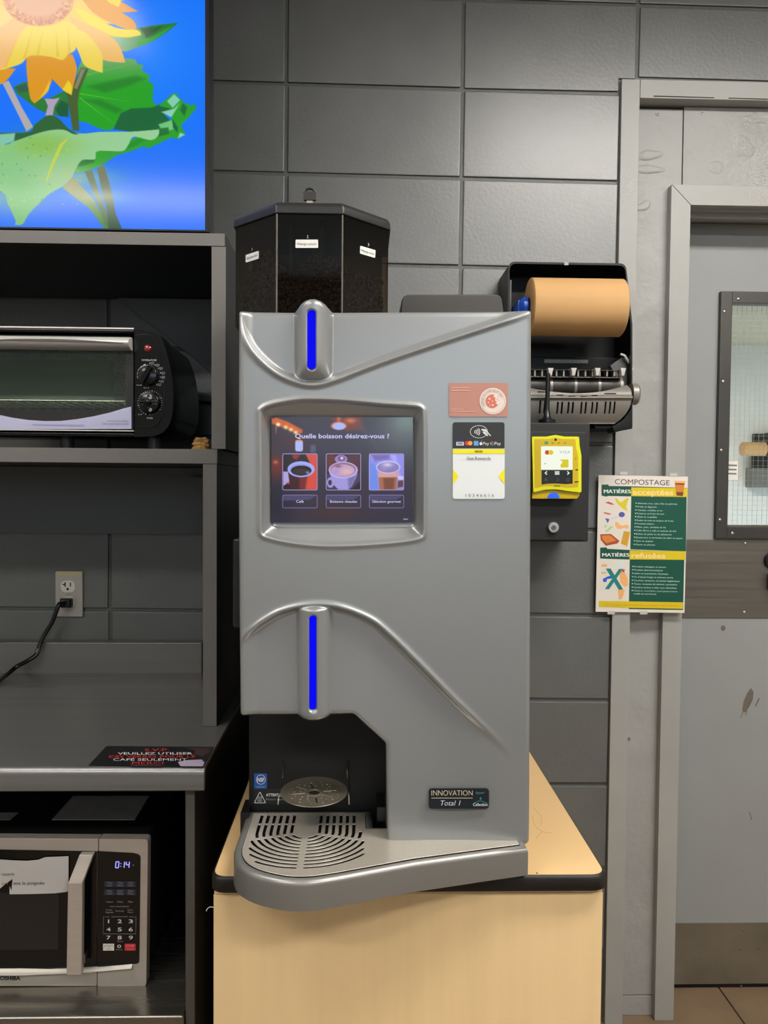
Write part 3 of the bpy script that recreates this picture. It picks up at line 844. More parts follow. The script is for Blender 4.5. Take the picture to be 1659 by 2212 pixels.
cv.poly(Z([(308, 690), (372, 690), (412, 680), (375, 740), (362, 805), (312, 805), (330, 740)]), (175, 160, 190), soft=2)
cv.poly(Z([(780, 890), (830, 780), (900, 745), (1050, 735), (1130, 698), (1195, 742), (1130, 780), (1230, 880), (1120, 910), (900, 905)]), (10, 98, 50), soft=2)
cv.poly(Z([(1092, 722), (1130, 690), (1190, 635), (1232, 638), (1215, 655), (1262, 682), (1268, 705), (1300, 700), (1310, 720), (1345, 702), (1350, 738), (1290, 810), (1245, 855), (1278, 918), (1222, 948), (1180, 940), (1020, 1018), (985, 1005), (900, 1040), (800, 1070), (700, 1140), (600, 1180), (512, 1192), (490, 1150), (560, 1080), (900, 960), (1090, 880), (1180, 815), (1190, 745)]), (34, 158, 34), soft=1.5)
for pts, c_ in (([(1110, 765), (1200, 740), (1240, 700), (1180, 800)], (150, 215, 180)), ([(1150, 690), (1200, 640), (1240, 680), (1190, 735)], (140, 210, 190)), ([(1090, 850), (1180, 820), (1200, 880), (1120, 905)], (120, 200, 130)), ([(1225, 945), (1240, 905), (1275, 918)], (150, 215, 210)),
                ([(1260, 700), (1290, 730), (1270, 790), (1240, 750)], (14, 100, 60)), ([(1190, 815), (1225, 870), (1222, 905), (1190, 870)], (8, 92, 50)), ([(1080, 880), (1160, 870), (1165, 915), (1090, 935)], (20, 105, 45)),
                ([(520, 1150), (580, 1090), (640, 1080), (650, 1120), (560, 1150)], (16, 105, 40)), ([(840, 990), (900, 980), (950, 950), (1000, 960), (940, 1000), (860, 1030)], (20, 140, 30))):
    cv.poly(Z(pts), c_, 0.9, soft=2.5)
cv.poly(Zs([(-900, 1010), (-400, 950), (0, 1010), (100, 985), (300, 915), (430, 898), (550, 925), (700, 910), (900, 905), (1095, 885), (1090, 925), (1040, 960), (920, 940), (880, 1000), (840, 1040), (720, 1040), (660, 1050), (650, 1100), (560, 1110), (510, 1190), (490, 1230), (430, 1290), (330, 1350), (200, 1480), (150, 1558), (95, 1562), (100, 1530), (50, 1420), (0, 1330), (-300, 1250), (-800, 1200)]),
        (150, 205, 150), rgb2=(120, 190, 120), axis=((160, 300), (40, 480)))
cv.blob(95, 315, 75, 28, (128, 180, 40), 0.55); cv.blob(160, 385, 90, 26, (176, 200, 150), 0.7); cv.blob(30, 420, 60, 40, (96, 176, 96), 0.6)
cv.poly(Z([(480, 945), (430, 1010), (370, 1140), (320, 1260), (312, 1255), (350, 1130), (410, 1000)]), (206, 212, 60), 0.8, soft=2)
for q in range(70):
    x_, y_ = rng.uniform(0, 560), rng.uniform(960, 1460)
    cv.ell(x_ * K, y_ * K, 1.8, 1.8, (205, 205, 60) if q % 3 else (60, 140, 60), 0.55, 0.8)
cv.poly(Zs([(-600, 930), (0, 930), (200, 920), (240, 868), (330, 805), (400, 822), (470, 892), (540, 930), (500, 928), (430, 900), (300, 915), (100, 985), (90, 960), (0, 960), (-500, 1000)]), (38, 96, 46), soft=2)
cv.poly(Z([(0, 940), (105, 930), (95, 985), (0, 1022), (-200, 1040)]), (130, 195, 165), soft=3)
cv.poly(Z([(460, 650), (500, 600), (560, 470), (610, 478), (545, 640), (535, 720), (545, 905), (500, 905), (480, 780)]), (66, 92, 40), soft=2)
cv.poly(Z([(560, 480), (590, 478), (530, 620), (510, 610)]), (150, 140, 120), 0.8, soft=2)
cv.poly(Z([(425, 1300), (495, 1228), (560, 1290), (645, 1385), (745, 1575), (715, 1580), (610, 1440)]), (165, 165, 120), rgb2=(60, 130, 50), axis=((160, 400), (230, 490)), soft=1.5)
cv.poly(Z([(580, 1185), (630, 1172), (680, 1330), (735, 1480), (760, 1590), (722, 1560), (655, 1370)]), (112, 130, 96), rgb2=(70, 110, 60), axis=((190, 370), (230, 490)), soft=1.5)
cv.poly(Z([(664, 1160), (716, 1140), (760, 1300), (795, 1480), (840, 1590), (745, 1590), (735, 1470), (700, 1320)]), (120, 120, 90), rgb2=(30, 80, 50), axis=((215, 360), (250, 490)), soft=1.5)
cv.blob(215, 425, 60, 16, (205, 200, 170), 0.55)
cv.poly(Z([(-200, -100), (560, -100), (700, 100), (640, 260), (560, 300), (520, 330), (480, 380), (200, 400), (60, 420), (-200, 420)]), (234, 196, 84), soft=3)
OR, YE, PA = (222, 150, 16), (236, 214, 46), (238, 186, 96)
cv.poly(Zs([(185, 420), (240, 395), (400, 395), (500, 380), (530, 470), (520, 540), (492, 660), (440, 632), (360, 552), (352, 585), (310, 655), (240, 722), (205, 670)]), OR, soft=1.9)
cv.poly(Zs([(430, 625), (470, 560), (495, 600), (492, 660)]), (234, 206, 40), soft=2.5); cv.poly(Zs([(240, 720), (290, 665), (345, 560), (330, 640)]), (238, 190, 40), soft=2)
cv.poly(Zs([(-150, 640), (0, 600), (50, 568), (112, 488), (0, 490), (-180, 520)]), OR, soft=1.9)
cv.poly(Zs([(530, -60), (700, -90), (860, -60), (820, 60), (922, 142), (942, 200), (840, 192), (640, 90)]), (224, 150, 24), soft=1.9); cv.poly(Zs([(690, -90), (860, -60), (820, 50), (740, 10)]), (234, 205, 20), soft=2.5)
cv.poly(Zs([(510, 66), (600, 88), (790, 190), (945, 205), (972, 240), (868, 258), (742, 242), (600, 165)]), (232, 210, 30), soft=1.9)
cv.poly(Zs([(480, 120), (560, 155), (745, 240), (830, 330), (862, 430), (702, 412), (560, 300)]), (234, 182, 96), soft=1.9)
cv.poly(Zs([(530, 210), (600, 240), (690, 350), (708, 420), (706, 504), (590, 462), (548, 380), (520, 300)]), (236, 208, 74), soft=1.9)
cv.poly(Zs([(0, 502), (60, 400), (112, 320), (200, 195), (340, 195), (450, 160), (535, 205), (525, 340), (470, 385), (430, 422), (350, 402), (212, 398), (150, 452), (60, 486)]), (234, 208, 66), soft=1.9)
cv.poly(Zs([(-200, 500), (0, 500), (70, 400), (140, 250), (200, 180), (115, 135), (0, 200), (-200, 300)]), (236, 184, 110), soft=2)
cv.poly(Zs([(-200, 120), (0, 60), (112, 130), (0, 210), (-200, 260)]), (232, 200, 110), soft=2)
for a0, a1 in (((230, 210), (170, 420)), ((300, 220), (260, 400)), ((390, 215), (400, 400)), ((470, 190), (480, 380)), ((120, 300), (40, 480))):
    q0, q1 = np.array(a0, float), np.array(a1, float); n_ = np.array([8, 0])
    cv.poly(Z([tuple(q0), tuple(q1 + n_), tuple(q1 - n_)]), (222, 168, 50), 0.6, soft=3)
cv.ell(270 * K, 10 * K, 238 * K, 182 * K, (205, 128, 92), 1, 0.08); cv.ell(270 * K, -20 * K, 225 * K, 165 * K, (222, 170, 132), 0.9, 0.35)
for q in range(160):
    a = rng.uniform(0.1, 3.04); r_ = rng.uniform(0.72, 1.0)
    cv.ell((270 + 235 * r_ * math.cos(a)) * K, (10 + 178 * r_ * math.sin(a)) * K, 2.6, 2.6, (192, 110, 92) if q % 2 else (230, 190, 110), 0.5, 0.8)
xa_, za_ = PX(0, 300, YT), PZ(300, 0, YT); kx_ = (PX(443.2, 300, YT) - xa_) / 443.2; kz_ = (PZ(300, 496.5, YT) - za_) / 496.5
cm = lambda x_, y_: np.array([xa_ + kx_ * x_, YT, za_ + kz_ * y_])
M_tv = display_mat('tv_screen', 0.97, 0.13, 0.16)
cv.build('screen', cm, M_tv, tv)

# ================================================================== TOASTER OVEN
YO = 1.50
M_ob = mat('oven_black', (15, 16, 18), 0.18, spec=0.4)
M_silver = mat('oven_silver', (216, 212, 207), 0.38, 0.25, streak=(2, 60, 90, 0.03))
M_lav = mat('lavender_trim', (192, 192, 222), 0.35, 0.35)
M_cav = mat('oven_cavity', (206, 212, 206), 0.5, 0.1)
M_oglass = glassy('oven_glass', (222, 228, 222), 0.5, 0.04)
M_lett = mat('white_lettering', (205, 205, 205), 0.5, spec=0.3)
oz = lambda x, y: P(x, y, YO)
ov = thing('toaster_oven', 'black toaster oven with silver door handle on the upper over-shelf', 'toaster oven', (PX(0, 900, YO), YO + 0.12, zmt))
OLX = PX(372, 820, YO) - 0.44
def op(pts, y=YO): return [P(a, b, YO) + Vector((0, y - YO, 0)) for a, b in pts]
# case: front outline lofted back
front = spline([(289, 712), (318, 714), (344, 724), (358, 756), (369, 800), (374, 850), (371, 900), (358, 928), (334, 941), (289, 944)], 5)
fo = op(front); lft = [Vector((OLX, YO, fo[-1].z)), Vector((OLX, YO, fo[0].z))]
ol = fo + lft
def shr(pts, s, y): 
    cx = sum(p.x for p in pts) / len(pts); cz = sum(p.z for p in pts) / len(pts)
    return [Vector((cx + (p.x - cx) * s[0], y, cz + (p.z - cz) * s[1])) for p in pts]
MBc = MB()
dx0, dx1 = OLX + 0.01, PX(289.5, 800, YO)              # door opening
zt_, zb_ = PZ(150, 755, YO), PZ(150, 930, YO)
rings = [shr(ol, (1, 1), YO + 0.012), shr(ol, (1.004, 1.01), YO + 0.02), shr(ol, (1.004, 1.01), YO + 0.06), shr(ol, (0.975, 0.96), YO + 0.10), shr(ol, (0.97, 0.95), YO + 0.24)]
MBc.loft(rings, cap0=False, cap1=True)
MBc.build('case', M_ob, ov, angle=50)
# front bezel pieces: control side, top rail, bottom rail
ctl = [(289.5, 712)] + front[1:-1] + [(289.5, 944)]
MB().prism(op(ctl, YO), (0, 0.013, 0)).build('front_bezel', M_ob, ov, bevel=0.003, segs=3)
MB().box(OLX, dx1 - 0.0004, YO, YO + 0.013, PZ(150, 717, YO), fo[0].z).build('top_rail', M_ob, ov, bevel=0.002)
MB().box(OLX, dx1 - 0.0004, YO, YO + 0.013, fo[-1].z, PZ(150, 934, YO)).build('bottom_rail', M_ob, ov, bevel=0.002)
MB().box(OLX + 0.001, dx1, YO - 0.001, YO, PZ(150, 709.5, YO), PZ(150, 706.5, YO)).build('top_trim', M_silver, ov)
# cavity
cz0, cz1 = PZ(150, 925, YO), PZ(150, 722, YO)
c_ = MB(); x0, x1, y0, y1 = OLX + 0.012, dx1 - 0.012, YO + 0.014, YO + 0.22
c_.add([(x0, y0, cz0), (x1, y0, cz0), (x1, y0, cz1), (x0, y0, cz1), (x0, y1, cz0), (x1, y1, cz0), (x1, y1, cz1), (x0, y1, cz1)], [(4, 5, 6, 7), (0, 1, 5, 4), (1, 2, 6, 5), (2, 3, 7, 6), (3, 0, 4, 7)])
c_.build('cavity', M_cav, ov, smooth=False)
rk = MB(); rz = PZ(150, 869, YO + 0.03)
for k in range(16):
    xx = x0 + 0.01 + k * (x1 - x0 - 0.02) / 15; rk.cyl((xx, y0 + 0.012, rz), (xx, y1 - 0.02, rz), 0.0013, n=6)
rk.cyl((x0 + 0.004, y0 + 0.012, rz + 0.002), (x1 - 0.004, y0 + 0.012, rz + 0.002), 0.0018, n=8).cyl((x0 + 0.004, y1 - 0.02, rz + 0.002), (x1 - 0.004, y1 - 0.02, rz + 0.002), 0.0018, n=8)
rk.build('wire_rack', M_screw, ov)
# door: glass, printed dots, silver handle, lavender sill
gl = MB().box(OLX + 0.012, dx1 - 0.004, YO - 0.004, YO - 0.0005, PZ(150, 930, YO), PZ(150, 754, YO)).build('door_glass', M_oglass, ov, smooth=False)
M_dot = mat('oven_dots', (9, 9, 10), 0.5)
dots = MB(); dl = on_plane(YO - 0.004)
def sq(x, y, s=0.95):
    dots.add([dl(x - s, y - s), dl(x + s, y - s), dl(x + s, y + s), dl(x - s, y + s)], [(0, 1, 2, 3)])
yy = 759.0
while yy < 886:
    xx = -9.0
    while xx < 270:
        edge = min((270 - xx) / 24.0, (yy - 757) / 22.0, (888 - yy) / 22.0)
        if edge < 1.0: sq(xx, yy, 1.35 - 0.35 * max(0, edge))
        xx += 4.2
    yy += 4.2
dots.build('dot_pattern', M_dot, gl, kind='stuff', smooth=False)
brd = Print(on_plane(YO - 0.004))
brd.poly([(271, 755), (288, 755), (288, 930), (271, 930)], M_dot).poly([(-20, 886), (271, 886), (271, 930), (-20, 930)], M_dot).poly([(-20, 754), (271, 754), (271, 757), (-20, 757)], M_dot)
brd.done('black_border', gl)
sill = [(-40, 884), (-20, 891), (0, 896.5), (30, 903), (65, 908), (100, 910.5), (135, 910), (170, 906), (205, 900), (240, 892), (270, 883), (286, 879)]
MB().prism(op(sill + [(286.5, 927.5), (-40, 928)], YO - 0.0075), (0, 0.0033, 0)).build('door_sill', M_lav, ov, bevel=0.0006)
sp = Print(on_plane(YO - 0.0078)); M_ltx = mat('lavender_text', (120, 118, 150), 0.5)
sp.text('CAUTION: HOT SURFACE', 231, 911, 3.6, M_ltx, 46, slope=0.01).text('MISE EN GARDE: SURFACE CHAUDE', 222, 917, 3.6, M_ltx, 56, slope=0.01)
sp.line([(70, 917), (182, 919)], 3, mat('lavender_smudge', (150, 150, 186), 0.5)).done('lettering', ov)
MB().box(OLX + 0.012, dx1 + 0.001, YO - 0.007, YO - 0.001, PZ(150, 931.5, YO), PZ(150, 929, YO)).build('door_hinge_rail', M_silver, ov, bevel=0.0005)
hp = [(OLX + 0.012, 0)]
hz1, hz0 = PZ(140, 723, YO - 0.03), PZ(140, 752, YO - 0.03)
hx1 = PX(281.5, 740, YO - 0.02)
hb = MB()
prof = []
for k in range(9):
    t = k / 8; prof.append((YO - 0.012 - 0.02 * math.sin(math.pi * t) ** 0.7, hz1 + (hz0 - hz1) * t))
prof = [(YO - 0.0045, hz1)] + prof + [(YO - 0.0045, hz0)]
hb.loft([[(OLX + 0.02, y, z) for y, z in prof], [(hx1, y, z) for y, z in prof]]).build('door_handle', M_silver, ov, bevel=0.0015, angle=30)
# curved strip on the handle bar, a groove's shadow put into its grey
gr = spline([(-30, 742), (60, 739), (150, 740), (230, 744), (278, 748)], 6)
MB().prism([P(a, b, YO) + Vector((0, -0.0345, 0)) for a, b in gr] + [P(a, b + 4 * math.sin(max(0, min(1, (a + 30) / 308.0)) * math.pi) + 0.3, YO) + Vector((0, -0.0345, 0)) for a, b in reversed(gr)], (0, 0.01, 0)).build('handle_shade_strip', mat('groove_shade_grey', (88, 84, 80), 0.5, 0.3), ov)
# raised inner panel, lamp, knobs
inner = spline([(294, 724), (312, 722), (331, 727), (341, 746), (349, 790), (354, 835), (352, 885), (343, 915), (328, 924), (294, 925)], 4)
MB().prism(op(inner, YO - 0.0025), (0, 0.003, 0)).build('control_panel', M_ob, ov, bevel=0.001)
YC = YO - 0.0025
c = P(319.5, 753, YC); M_red = mat('red_lamp', (120, 22, 20), 0.12, spec=0.8, coat=0.5)
MB().ell((c.x, YC, c.z), 0.0072, 0.004, 0.0072, 16, 8).build('indicator_lamp', M_red, ov)
def knob(px, py, r, ang, parent, bar=True):
    c = P(px, py, YC)
    k = MB().tube([(c.x, YC, c.z), (c.x, YC - 0.004, c.z), (c.x, YC - 0.010, c.z), (c.x, YC - 0.011, c.z)], [r, r, r * 0.9, r * 0.8], 32).build('knob', M_ob, parent, angle=40)
    if bar:
        a = math.radians(ang); ux, uz = math.cos(a), math.sin(a); b = MB(); w = r * 0.2; l = r * 0.88
        q = [(-l, -w), (l, -w), (l, w), (-l, w)]
        b.prism([(c.x + s * ux - t * uz, YC - 0.023, c.z + s * uz + t * ux) for s, t in round_poly(q, w * 0.9, 4)], (0, 0.013, 0)).build('grip', M_ob, k, bevel=0.0012)
    return k
kn = knob(321, 811, 0.0195, 60, ov)
k2 = knob(324, 870, 0.0205, 90, ov, False)
c = P(324, 870, YC)
MB().ell((c.x, YC - 0.011, c.z), 0.0065, 0.005, 0.0065, 14, 8).build('hub', M_ob, k2)
MB().box(c.x - 0.0195, c.x + 0.0195, YC - 0.0185, YC - 0.0105, c.z - 0.0012, c.z + 0.0012).build('grip', M_ob, k2, bevel=0.0004)
for a in range(6):
    t = a * math.pi / 3 + 0.5
    MB().ell((c.x + 0.0115 * math.cos(t), YC - 0.011, c.z + 0.0115 * math.sin(t)), 0.0026, 0.0015, 0.0026, 10, 6).build('rivet', M_ob, k2)
pr = Print(on_plane(YC))
pr.text('TEMPERATURE', 305, 780, 4.2, M_lett, 33, bold=0.02)
pr.text('TIMER', 316, 905, 3.8, M_lett, 14.5, bold=0.02)
for k in range(5):                                            # broken arc up the left side of the dial
    a0 = math.radians(105 + k * 19); a1 = math.radians(105 + k * 19 + 14)
    pr.line([(321 + 24.5 * math.cos(t), 811 - 24.5 * math.sin(t)) for t in np.linspace(a0, a1, 5)], 2.6 - k * 0.35, M_lett)
for a, tx in ((84, '100°C'), (58, '125°C'), (36, '150°C'), (12, '175°C'), (-8, '200°C'), (-28, '230°C'), (-48, 'TOAST'), (-90, 'BROIL'), (-128, 'WARM')):
    t = math.radians(a); x_, y_ = 321 + 26.5 * math.cos(t), 811 - 26.5 * math.sin(t)
    pr.poly(circle(x_, y_, 1.15, n=10), M_lett)
    if a in (-90, -128): pr.text(tx, x_ - 2.5, y_ + 1.2, 2.4, M_lett, 8, align='r')
    else: pr.text(tx, x_ + 2, y_ - 0.2, 2.2, M_lett, 7.5).text({84: '210°F', 58: '260°F', 36: '300°F', 12: '350°F', -8: '400°F', -28: '450°F', -48: 'RÔTI'}[a], x_ + 2, y_ + 3, 2.2, M_lett, 7.5)
for k in range(31):
    t = math.radians(-90 + k * 11.3)
    pr.poly(circle(324 + 26 * math.cos(t), 870 - 26.5 * math.sin(t), 1.2 if k % 5 == 0 else 0.75, n=8), M_lett)
pr.text('OFF', 298, 896.5, 2.2, M_lett, 9)
pr.done('lettering', ov)
pk = Print(on_plane(YC - 0.0112))
for dy in (-11.5, 15):
    pk.ring(circle(324.5, 870 + dy, 3.6, n=16), circle(324.5, 870 + dy, 2.3, n=16), M_lett).poly(circle(324.5, 870 + dy, 1.0, n=8), M_lett)
for sx_ in (-10.5, 10.5): pk.line([(324 + sx_ - 3, 865), (324 + sx_, 863), (324 + sx_ + 3, 866)], 0.9, mat('dim_print', (110, 110, 110), 0.5))
pk.done('lettering', ov)
for xx in (OLX + 0.05, PX(330, 940, YO) - 0.01, PX(124, 940, YO)):
    MB().tube([(xx, YO + 0.05, zmt + 0.0006), (xx, YO + 0.05, zmt + 0.008), (xx, YO + 0.05, fo[-1].z + 0.004)], [0.012, 0.013, 0.011], 16).build('foot', mat('foot_grey', (70, 72, 74), 0.4), ov)
# brown paper scrap
sc_ = P(432, 967, 1.50); cr = MB(); n = 12; rings = []
for k in range(7):
    f = k / 6; rings.append([(sc_.x + (0.018 + 0.004 * math.sin(3 * f * 6)) * (1.05 - 0.35 * f) * math.cos(2 * math.pi * i / n) * random.uniform(0.75, 1.15),
                              1.515 + 0.013 * math.sin(2 * math.pi * i / n) * random.uniform(0.7, 1.15), zmt + 0.001 + f * 0.022 * random.uniform(0.85, 1.1)) for i in range(n)])
for i in range(n): rings[0][i] = (rings[0][i][0], rings[0][i][1], zmt + 0.0008)
M_kraft = mat('kraft_scrap', (150, 112, 58), 0.7, noise=(70, 0.35))
o = cr.loft(rings).build('paper_scrap', M_kraft, None, angle=20, org=Vector((sc_.x, 1.515, zmt)))
tag(o, 'crumpled brown paper scrap on the over-shelf, beside the toaster oven', 'paper scrap')
o = MB().tube(spline([tuple(P(352, 862, 1.745)), tuple(P(374, 863, 1.78)), tuple(P(394, 868, 1.86)), tuple(P(410, 872, 1.885)), tuple(P(432, 868, 1.88)), tuple(P(456, 870, 1.87))], 5), 0.0035, 8).build('oven_cord', M_black, ov)

# ================================================================== WALL OUTLET with plug and cord
YQ = 1.893
ou = thing('wall_outlet', 'steel wall outlet plate with two white sockets, on the wall above the counter', 'outlet', P(148, 1283, WALL))
MB().pbox((118.5, 1234.5), (179, 1333), YQ, WALL + 0.001).build('plate', mat('outlet_steel', (186, 180, 172), 0.32, 0.5), ou, bevel=0.0022, segs=3)
M_soc = mat('socket_white', (226, 220, 208), 0.4)
def socket(py):
    pts = rect(131.5, py - 12.5, 162.5, py + 13, 12, 6)
    s = MB().prism([P(a, b, YQ) + Vector((0, -0.0016, 0)) for a, b in pts], (0, 0.003, 0)).build('socket', M_soc, ou, bevel=0.0005)
    sl = Print(on_plane(YQ - 0.0016))
    sl.poly(rect(139.3, py - 9, 141.8, py + 1), M_ink).poly(rect(135, py - 5, 139.5, py - 2.6), M_ink).poly(rect(151, py - 8, 153.2, py + 0.5), M_ink).poly(rect(143.5, py + 3.5, 148.5, py + 8.6, 2.2), M_ink)
    sl.done('slot', s)
socket(1266.5); socket(1301)
c = P(147.5, 1283.5, YQ); MB().ell((c.x, c.y, c.z), 0.0028, 0.0016, 0.0028, 12, 6).build('screw', M_screw, ou)
MB().pbox((122, 1234), (177.5, 1242.5), YQ - 0.0006, YQ - 0.0001).build('label_strip', mat('cream_tape', (214, 196, 150), 0.6), ou)
cd = thing('power_cord', 'black power cord plugged into the steel wall outlet', 'power cord', P(140, 1301, YQ))
a = P(146, 1301, YQ - 0.003)
MB().loft([[(a.x + s * r * 0.013, a.y - d, a.z + 0.011 * q * r) for s, q in ((-1, -1), (1, -1), (1, 1), (-1, 1))] for d, r in ((0, 1), (0.014, 1), (0.018, 0.8))]).build('plug', M_black, cd, bevel=0.003)
pts = [P(141, 1301, YQ - 0.018), P(128, 1305, YQ - 0.034), P(122, 1320, YQ - 0.038), P(112, 1345, YQ - 0.036), P(98, 1368, YQ - 0.034), P(86, 1392, YQ - 0.040), P(80, 1412, YQ - 0.05),
       P(62, 1426, YQ - 0.06), P(36, 1440, YQ - 0.06), P(14, 1458, YQ - 0.09), Vector((P(-6, 1478, YQ - 0.13).x, YQ - 0.15, ZW + 0.0055)), Vector((P(-60, 1500, 1.70).x, 1.70, ZW + 0.0055)), Vector((P(-120, 1500, 1.66).x, 1.66, ZW + 0.0055))]
MB().tube(spline([tuple(p) for p in pts], 6), 0.0048, 10).build('cable', M_black, cd)
MB().cyl(P(83, 1402, YQ - 0.045), P(80.5, 1411, YQ - 0.049), 0.0058, n=10).build('cable_tie', mat('tie_grey', (70, 72, 72), 0.3), cd)

# ================================================================== SIGN CARD lying on the counter
gp_ = lambda x, y, layer=1: G(x, y, ZW + 0.0012 + 0.0002 * layer)
cardc = G(325, 1634, ZW)
cdn = thing('sign_card', 'black and red printed sign card lying on the counter edge', 'sign', cardc)
M_card = mat('card_black', (18, 18, 20), 0.35)
MB().prism([G(191.5, 1654, ZW + 0.0004), G(439, 1656, ZW + 0.0004), G(462, 1614.5, ZW + 0.0004), G(230, 1612.5, ZW + 0.0004)], (0, 0, 0.0009)).build('card', M_card, cdn)
M_cr, M_cw = mat('card_red', (214, 52, 44), 0.5), mat('card_white', (235, 232, 232), 0.5)
cp = Print(gp_)
for s, x0, x1, y, m in (('S.V.P.', 313, 365, 1622.2, M_cr), ('VEUILLEZ UTILISER', 254, 416, 1630, M_cw), ('CES VERRES POUR LE', 235, 422.5, 1636.8, M_cr), ('CAFÉ SEULEMENT', 245, 404, 1643.2, M_cw), ('MERCI', 285, 353, 1650.5, M_cr)):
    cp.text(s, x0, y, 5.3, m, x1 - x0, bold=0.012, shear=0.0)
M_cb, M_cl = mat('card_brown', (70, 50, 50), 0.5), mat('card_lilac', (196, 180, 205), 0.45)
cp.poly([(400, 1615), (455, 1616), (452, 1625), (436, 1634), (420, 1630), (424, 1622)], M_cb).poly([(384, 1646), (402, 1642), (444, 1640), (440, 1651), (438, 1655.4), (390, 1655.2)], M_cl)
cp.poly([(436, 1640), (450, 1634), (446, 1643), (440, 1646)], mat('card_dark', (40, 30, 34), 0.5), 2).poly([(280, 1650), (352, 1652), (348, 1655), (282, 1654.6)], M_cb, 1)
cp.done('print', cdn)

# ================================================================== MICROWAVE
YM = 1.328
MZ0 = zs + 0.0106
M_mst = mat('microwave_steel', (190, 181, 171), 0.36, 0.4, streak=(2, 60, 90, 0.05))
M_mbk = mat('microwave_black', (10, 10, 11), 0.12, spec=0.5)
M_mwin = mat('microwave_window', (33, 33, 34), 0.2, spec=0.5)
mw = thing('microwave', 'steel and black microwave oven on the lower shelf under the counter', 'microwave', (PX(0, 2130, YM), YM + 0.18, zs))
MR = PX(318.5, 1970, YM); ML = MR - 0.485
mzt, mzb = PZ(250, 1812, YM), PZ(250, 2131, YM)
MB().box(ML + 0.004, MR - 0.004, YM + 0.022, YM + 0.37, MZ0 + 0.001, PZ(250, 1806, YM + 0.02)).build('case', M_blackmatte, mw, bevel=0.004)
mp = lambda pts, dy=0.0: [P(a, b, YM) + Vector((0, dy, 0)) for a, b in pts]
sx = PX(213.5, 1900, YM)
MB().prism(mp(round_poly([(214, 1812), (319.5, 1813), (316, 2131), (210.5, 2131)], [0, 8, 8, 0], 5)), (0, 0.02, 0)).build('control_face', M_mst, mw, bevel=0.002)
lpx = 213 - (sx - ML) * FPX / YM
MB().prism(mp([(lpx, 1808), (212.4, 1812), (209, 2131), (lpx, 2131)]), (0, 0.02, 0)).build('door', M_mst, mw, bevel=0.002)
bot = spline([(lpx + 60, 2086), (0, 2097), (100, 2094), (209.6, 2086.5)], 8)
MB().prism(mp([(209.6, 1838.5), (lpx + 60, 1830)] + bot[:1] + bot[1:], -0.0012), (0, 0.0014, 0)).build('door_glass', M_mbk, mw)
rimm = spline([(lpx + 60, 2088), (0, 2095), (100, 2092.5), (209.4, 2088), (250, 2084.8), (286, 2081.5)], 8)
MB().prism(mp(rimm, -0.0013) + mp([(a, b + (6.5 if a < 200 else 5.0)) for a, b in reversed(rimm)], -0.0075), (0, 0.004, 0)).build('lower_lip_glint', mat('painted_glint', (246, 240, 226), 0.3, 0.2), mw, angle=60)  # bright strip: the highlight along the door's lower edge is put into its colour
MB().prism(mp([(lpx + 80, 1925), (128, 1928), (126.5, 2050), (lpx + 80, 2052)], -0.0016), (0, 0.0006, 0)).build('window', M_mwin, mw)
MB().prism(mp(round_poly([(210.5, 1838), (288, 1842), (304, 1846), (301, 2081), (286, 2082), (210.5, 2089)], [0, 0, 14, 14, 0, 0], 6), -0.0012), (0, 0.0014, 0)).build('control_panel', M_mbk, mw, bevel=0.0004)
# handle, bent forward and to the right at its upper end
hd = MB()
def hring(x0, x1, y, d):
    a, b = P(x0, y, YM), P(x1, y, YM)
    return [(a.x, YM - d, a.z), (b.x, YM - d, b.z), (b.x, YM - d + 0.012, b.z), (a.x, YM - d + 0.012, a.z)]
hd.loft([hring(177, 206.5, 1839, 0.012), hring(161, 191.5, 1889, 0.03), hring(159.5, 191, 1960, 0.03), hring(157.5, 189.5, 2083, 0.03)])
hd.box(PX(165, 2070, YM), PX(185, 2070, YM), YM - 0.02, YM, PZ(170, 2078, YM), PZ(170, 2060, YM))
hd.build('handle', M_mst, mw, bevel=0.0012, angle=20)
M_led = mat('blue_digit', (150, 150, 255), 0.5, emit=1.25)
M_dim, M_grey = mat('dim_blue_band', (38, 42, 56), 0.4), mat('panel_grey', (150, 150, 155), 0.5)
mpn = Print(on_plane(YM - 0.0014))
SEG = {'0': 'abcdef', '1': 'bc', '4': 'fgbc'}
def digit(ch, x, y, w, h):
    a = {'a': [(0, 0), (1, 0)], 'b': [(1, 0), (1, .5)], 'c': [(1, .5), (1, 1)], 'd': [(0, 1), (1, 1)], 'e': [(0, .5), (0, 1)], 'f': [(0, 0), (0, .5)], 'g': [(0, .5), (1, .5)]}
    for s in SEG[ch]:
        (x0, y0), (x1, y1) = a[s]; mpn.line([(x + x0 * w - (y0 - .5) * 1.2, y + y0 * h), (x + x1 * w - (y1 - .5) * 1.2, y + y1 * h)], 2.4, M_led)
digit('0', 250, 1861.5, 6.5, 13); digit('1', 262.5, 1861.5, 6, 13); digit('4', 272.5, 1861.5, 6.5, 13)
for dy in (1865.5, 1871.5): mpn.poly(circle(261, dy, 1.2, n=8), M_led)
mpn.poly(circle(288, 1869, 1.5, n=8), M_grey)
for y0, rows in ((1903, (('Time', 'Cook'), ('Time', 'Defrost'), ('Weight', 'Defrost'))), (1920.5, (('Power', 'Level'), ('Clock &', 'Settings'), ('Kitchen', 'Timer')))):
    mpn.poly(rect(225, y0, 294, y0 + 13), M_dim, 1)
    for k, (a, b_) in enumerate(rows):
        mpn.text(a, 236.5 + 23 * k, y0 + 6, 4, M_grey, 11, 'c').text(b_, 236.5 + 23 * k, y0 + 11.5, 4, M_grey, 13 if k else 10, 'c')
        if k: mpn.line([(225 + 23 * k, y0 + 2), (225 + 23 * k, y0 + 11)], 0.9, M_grey)
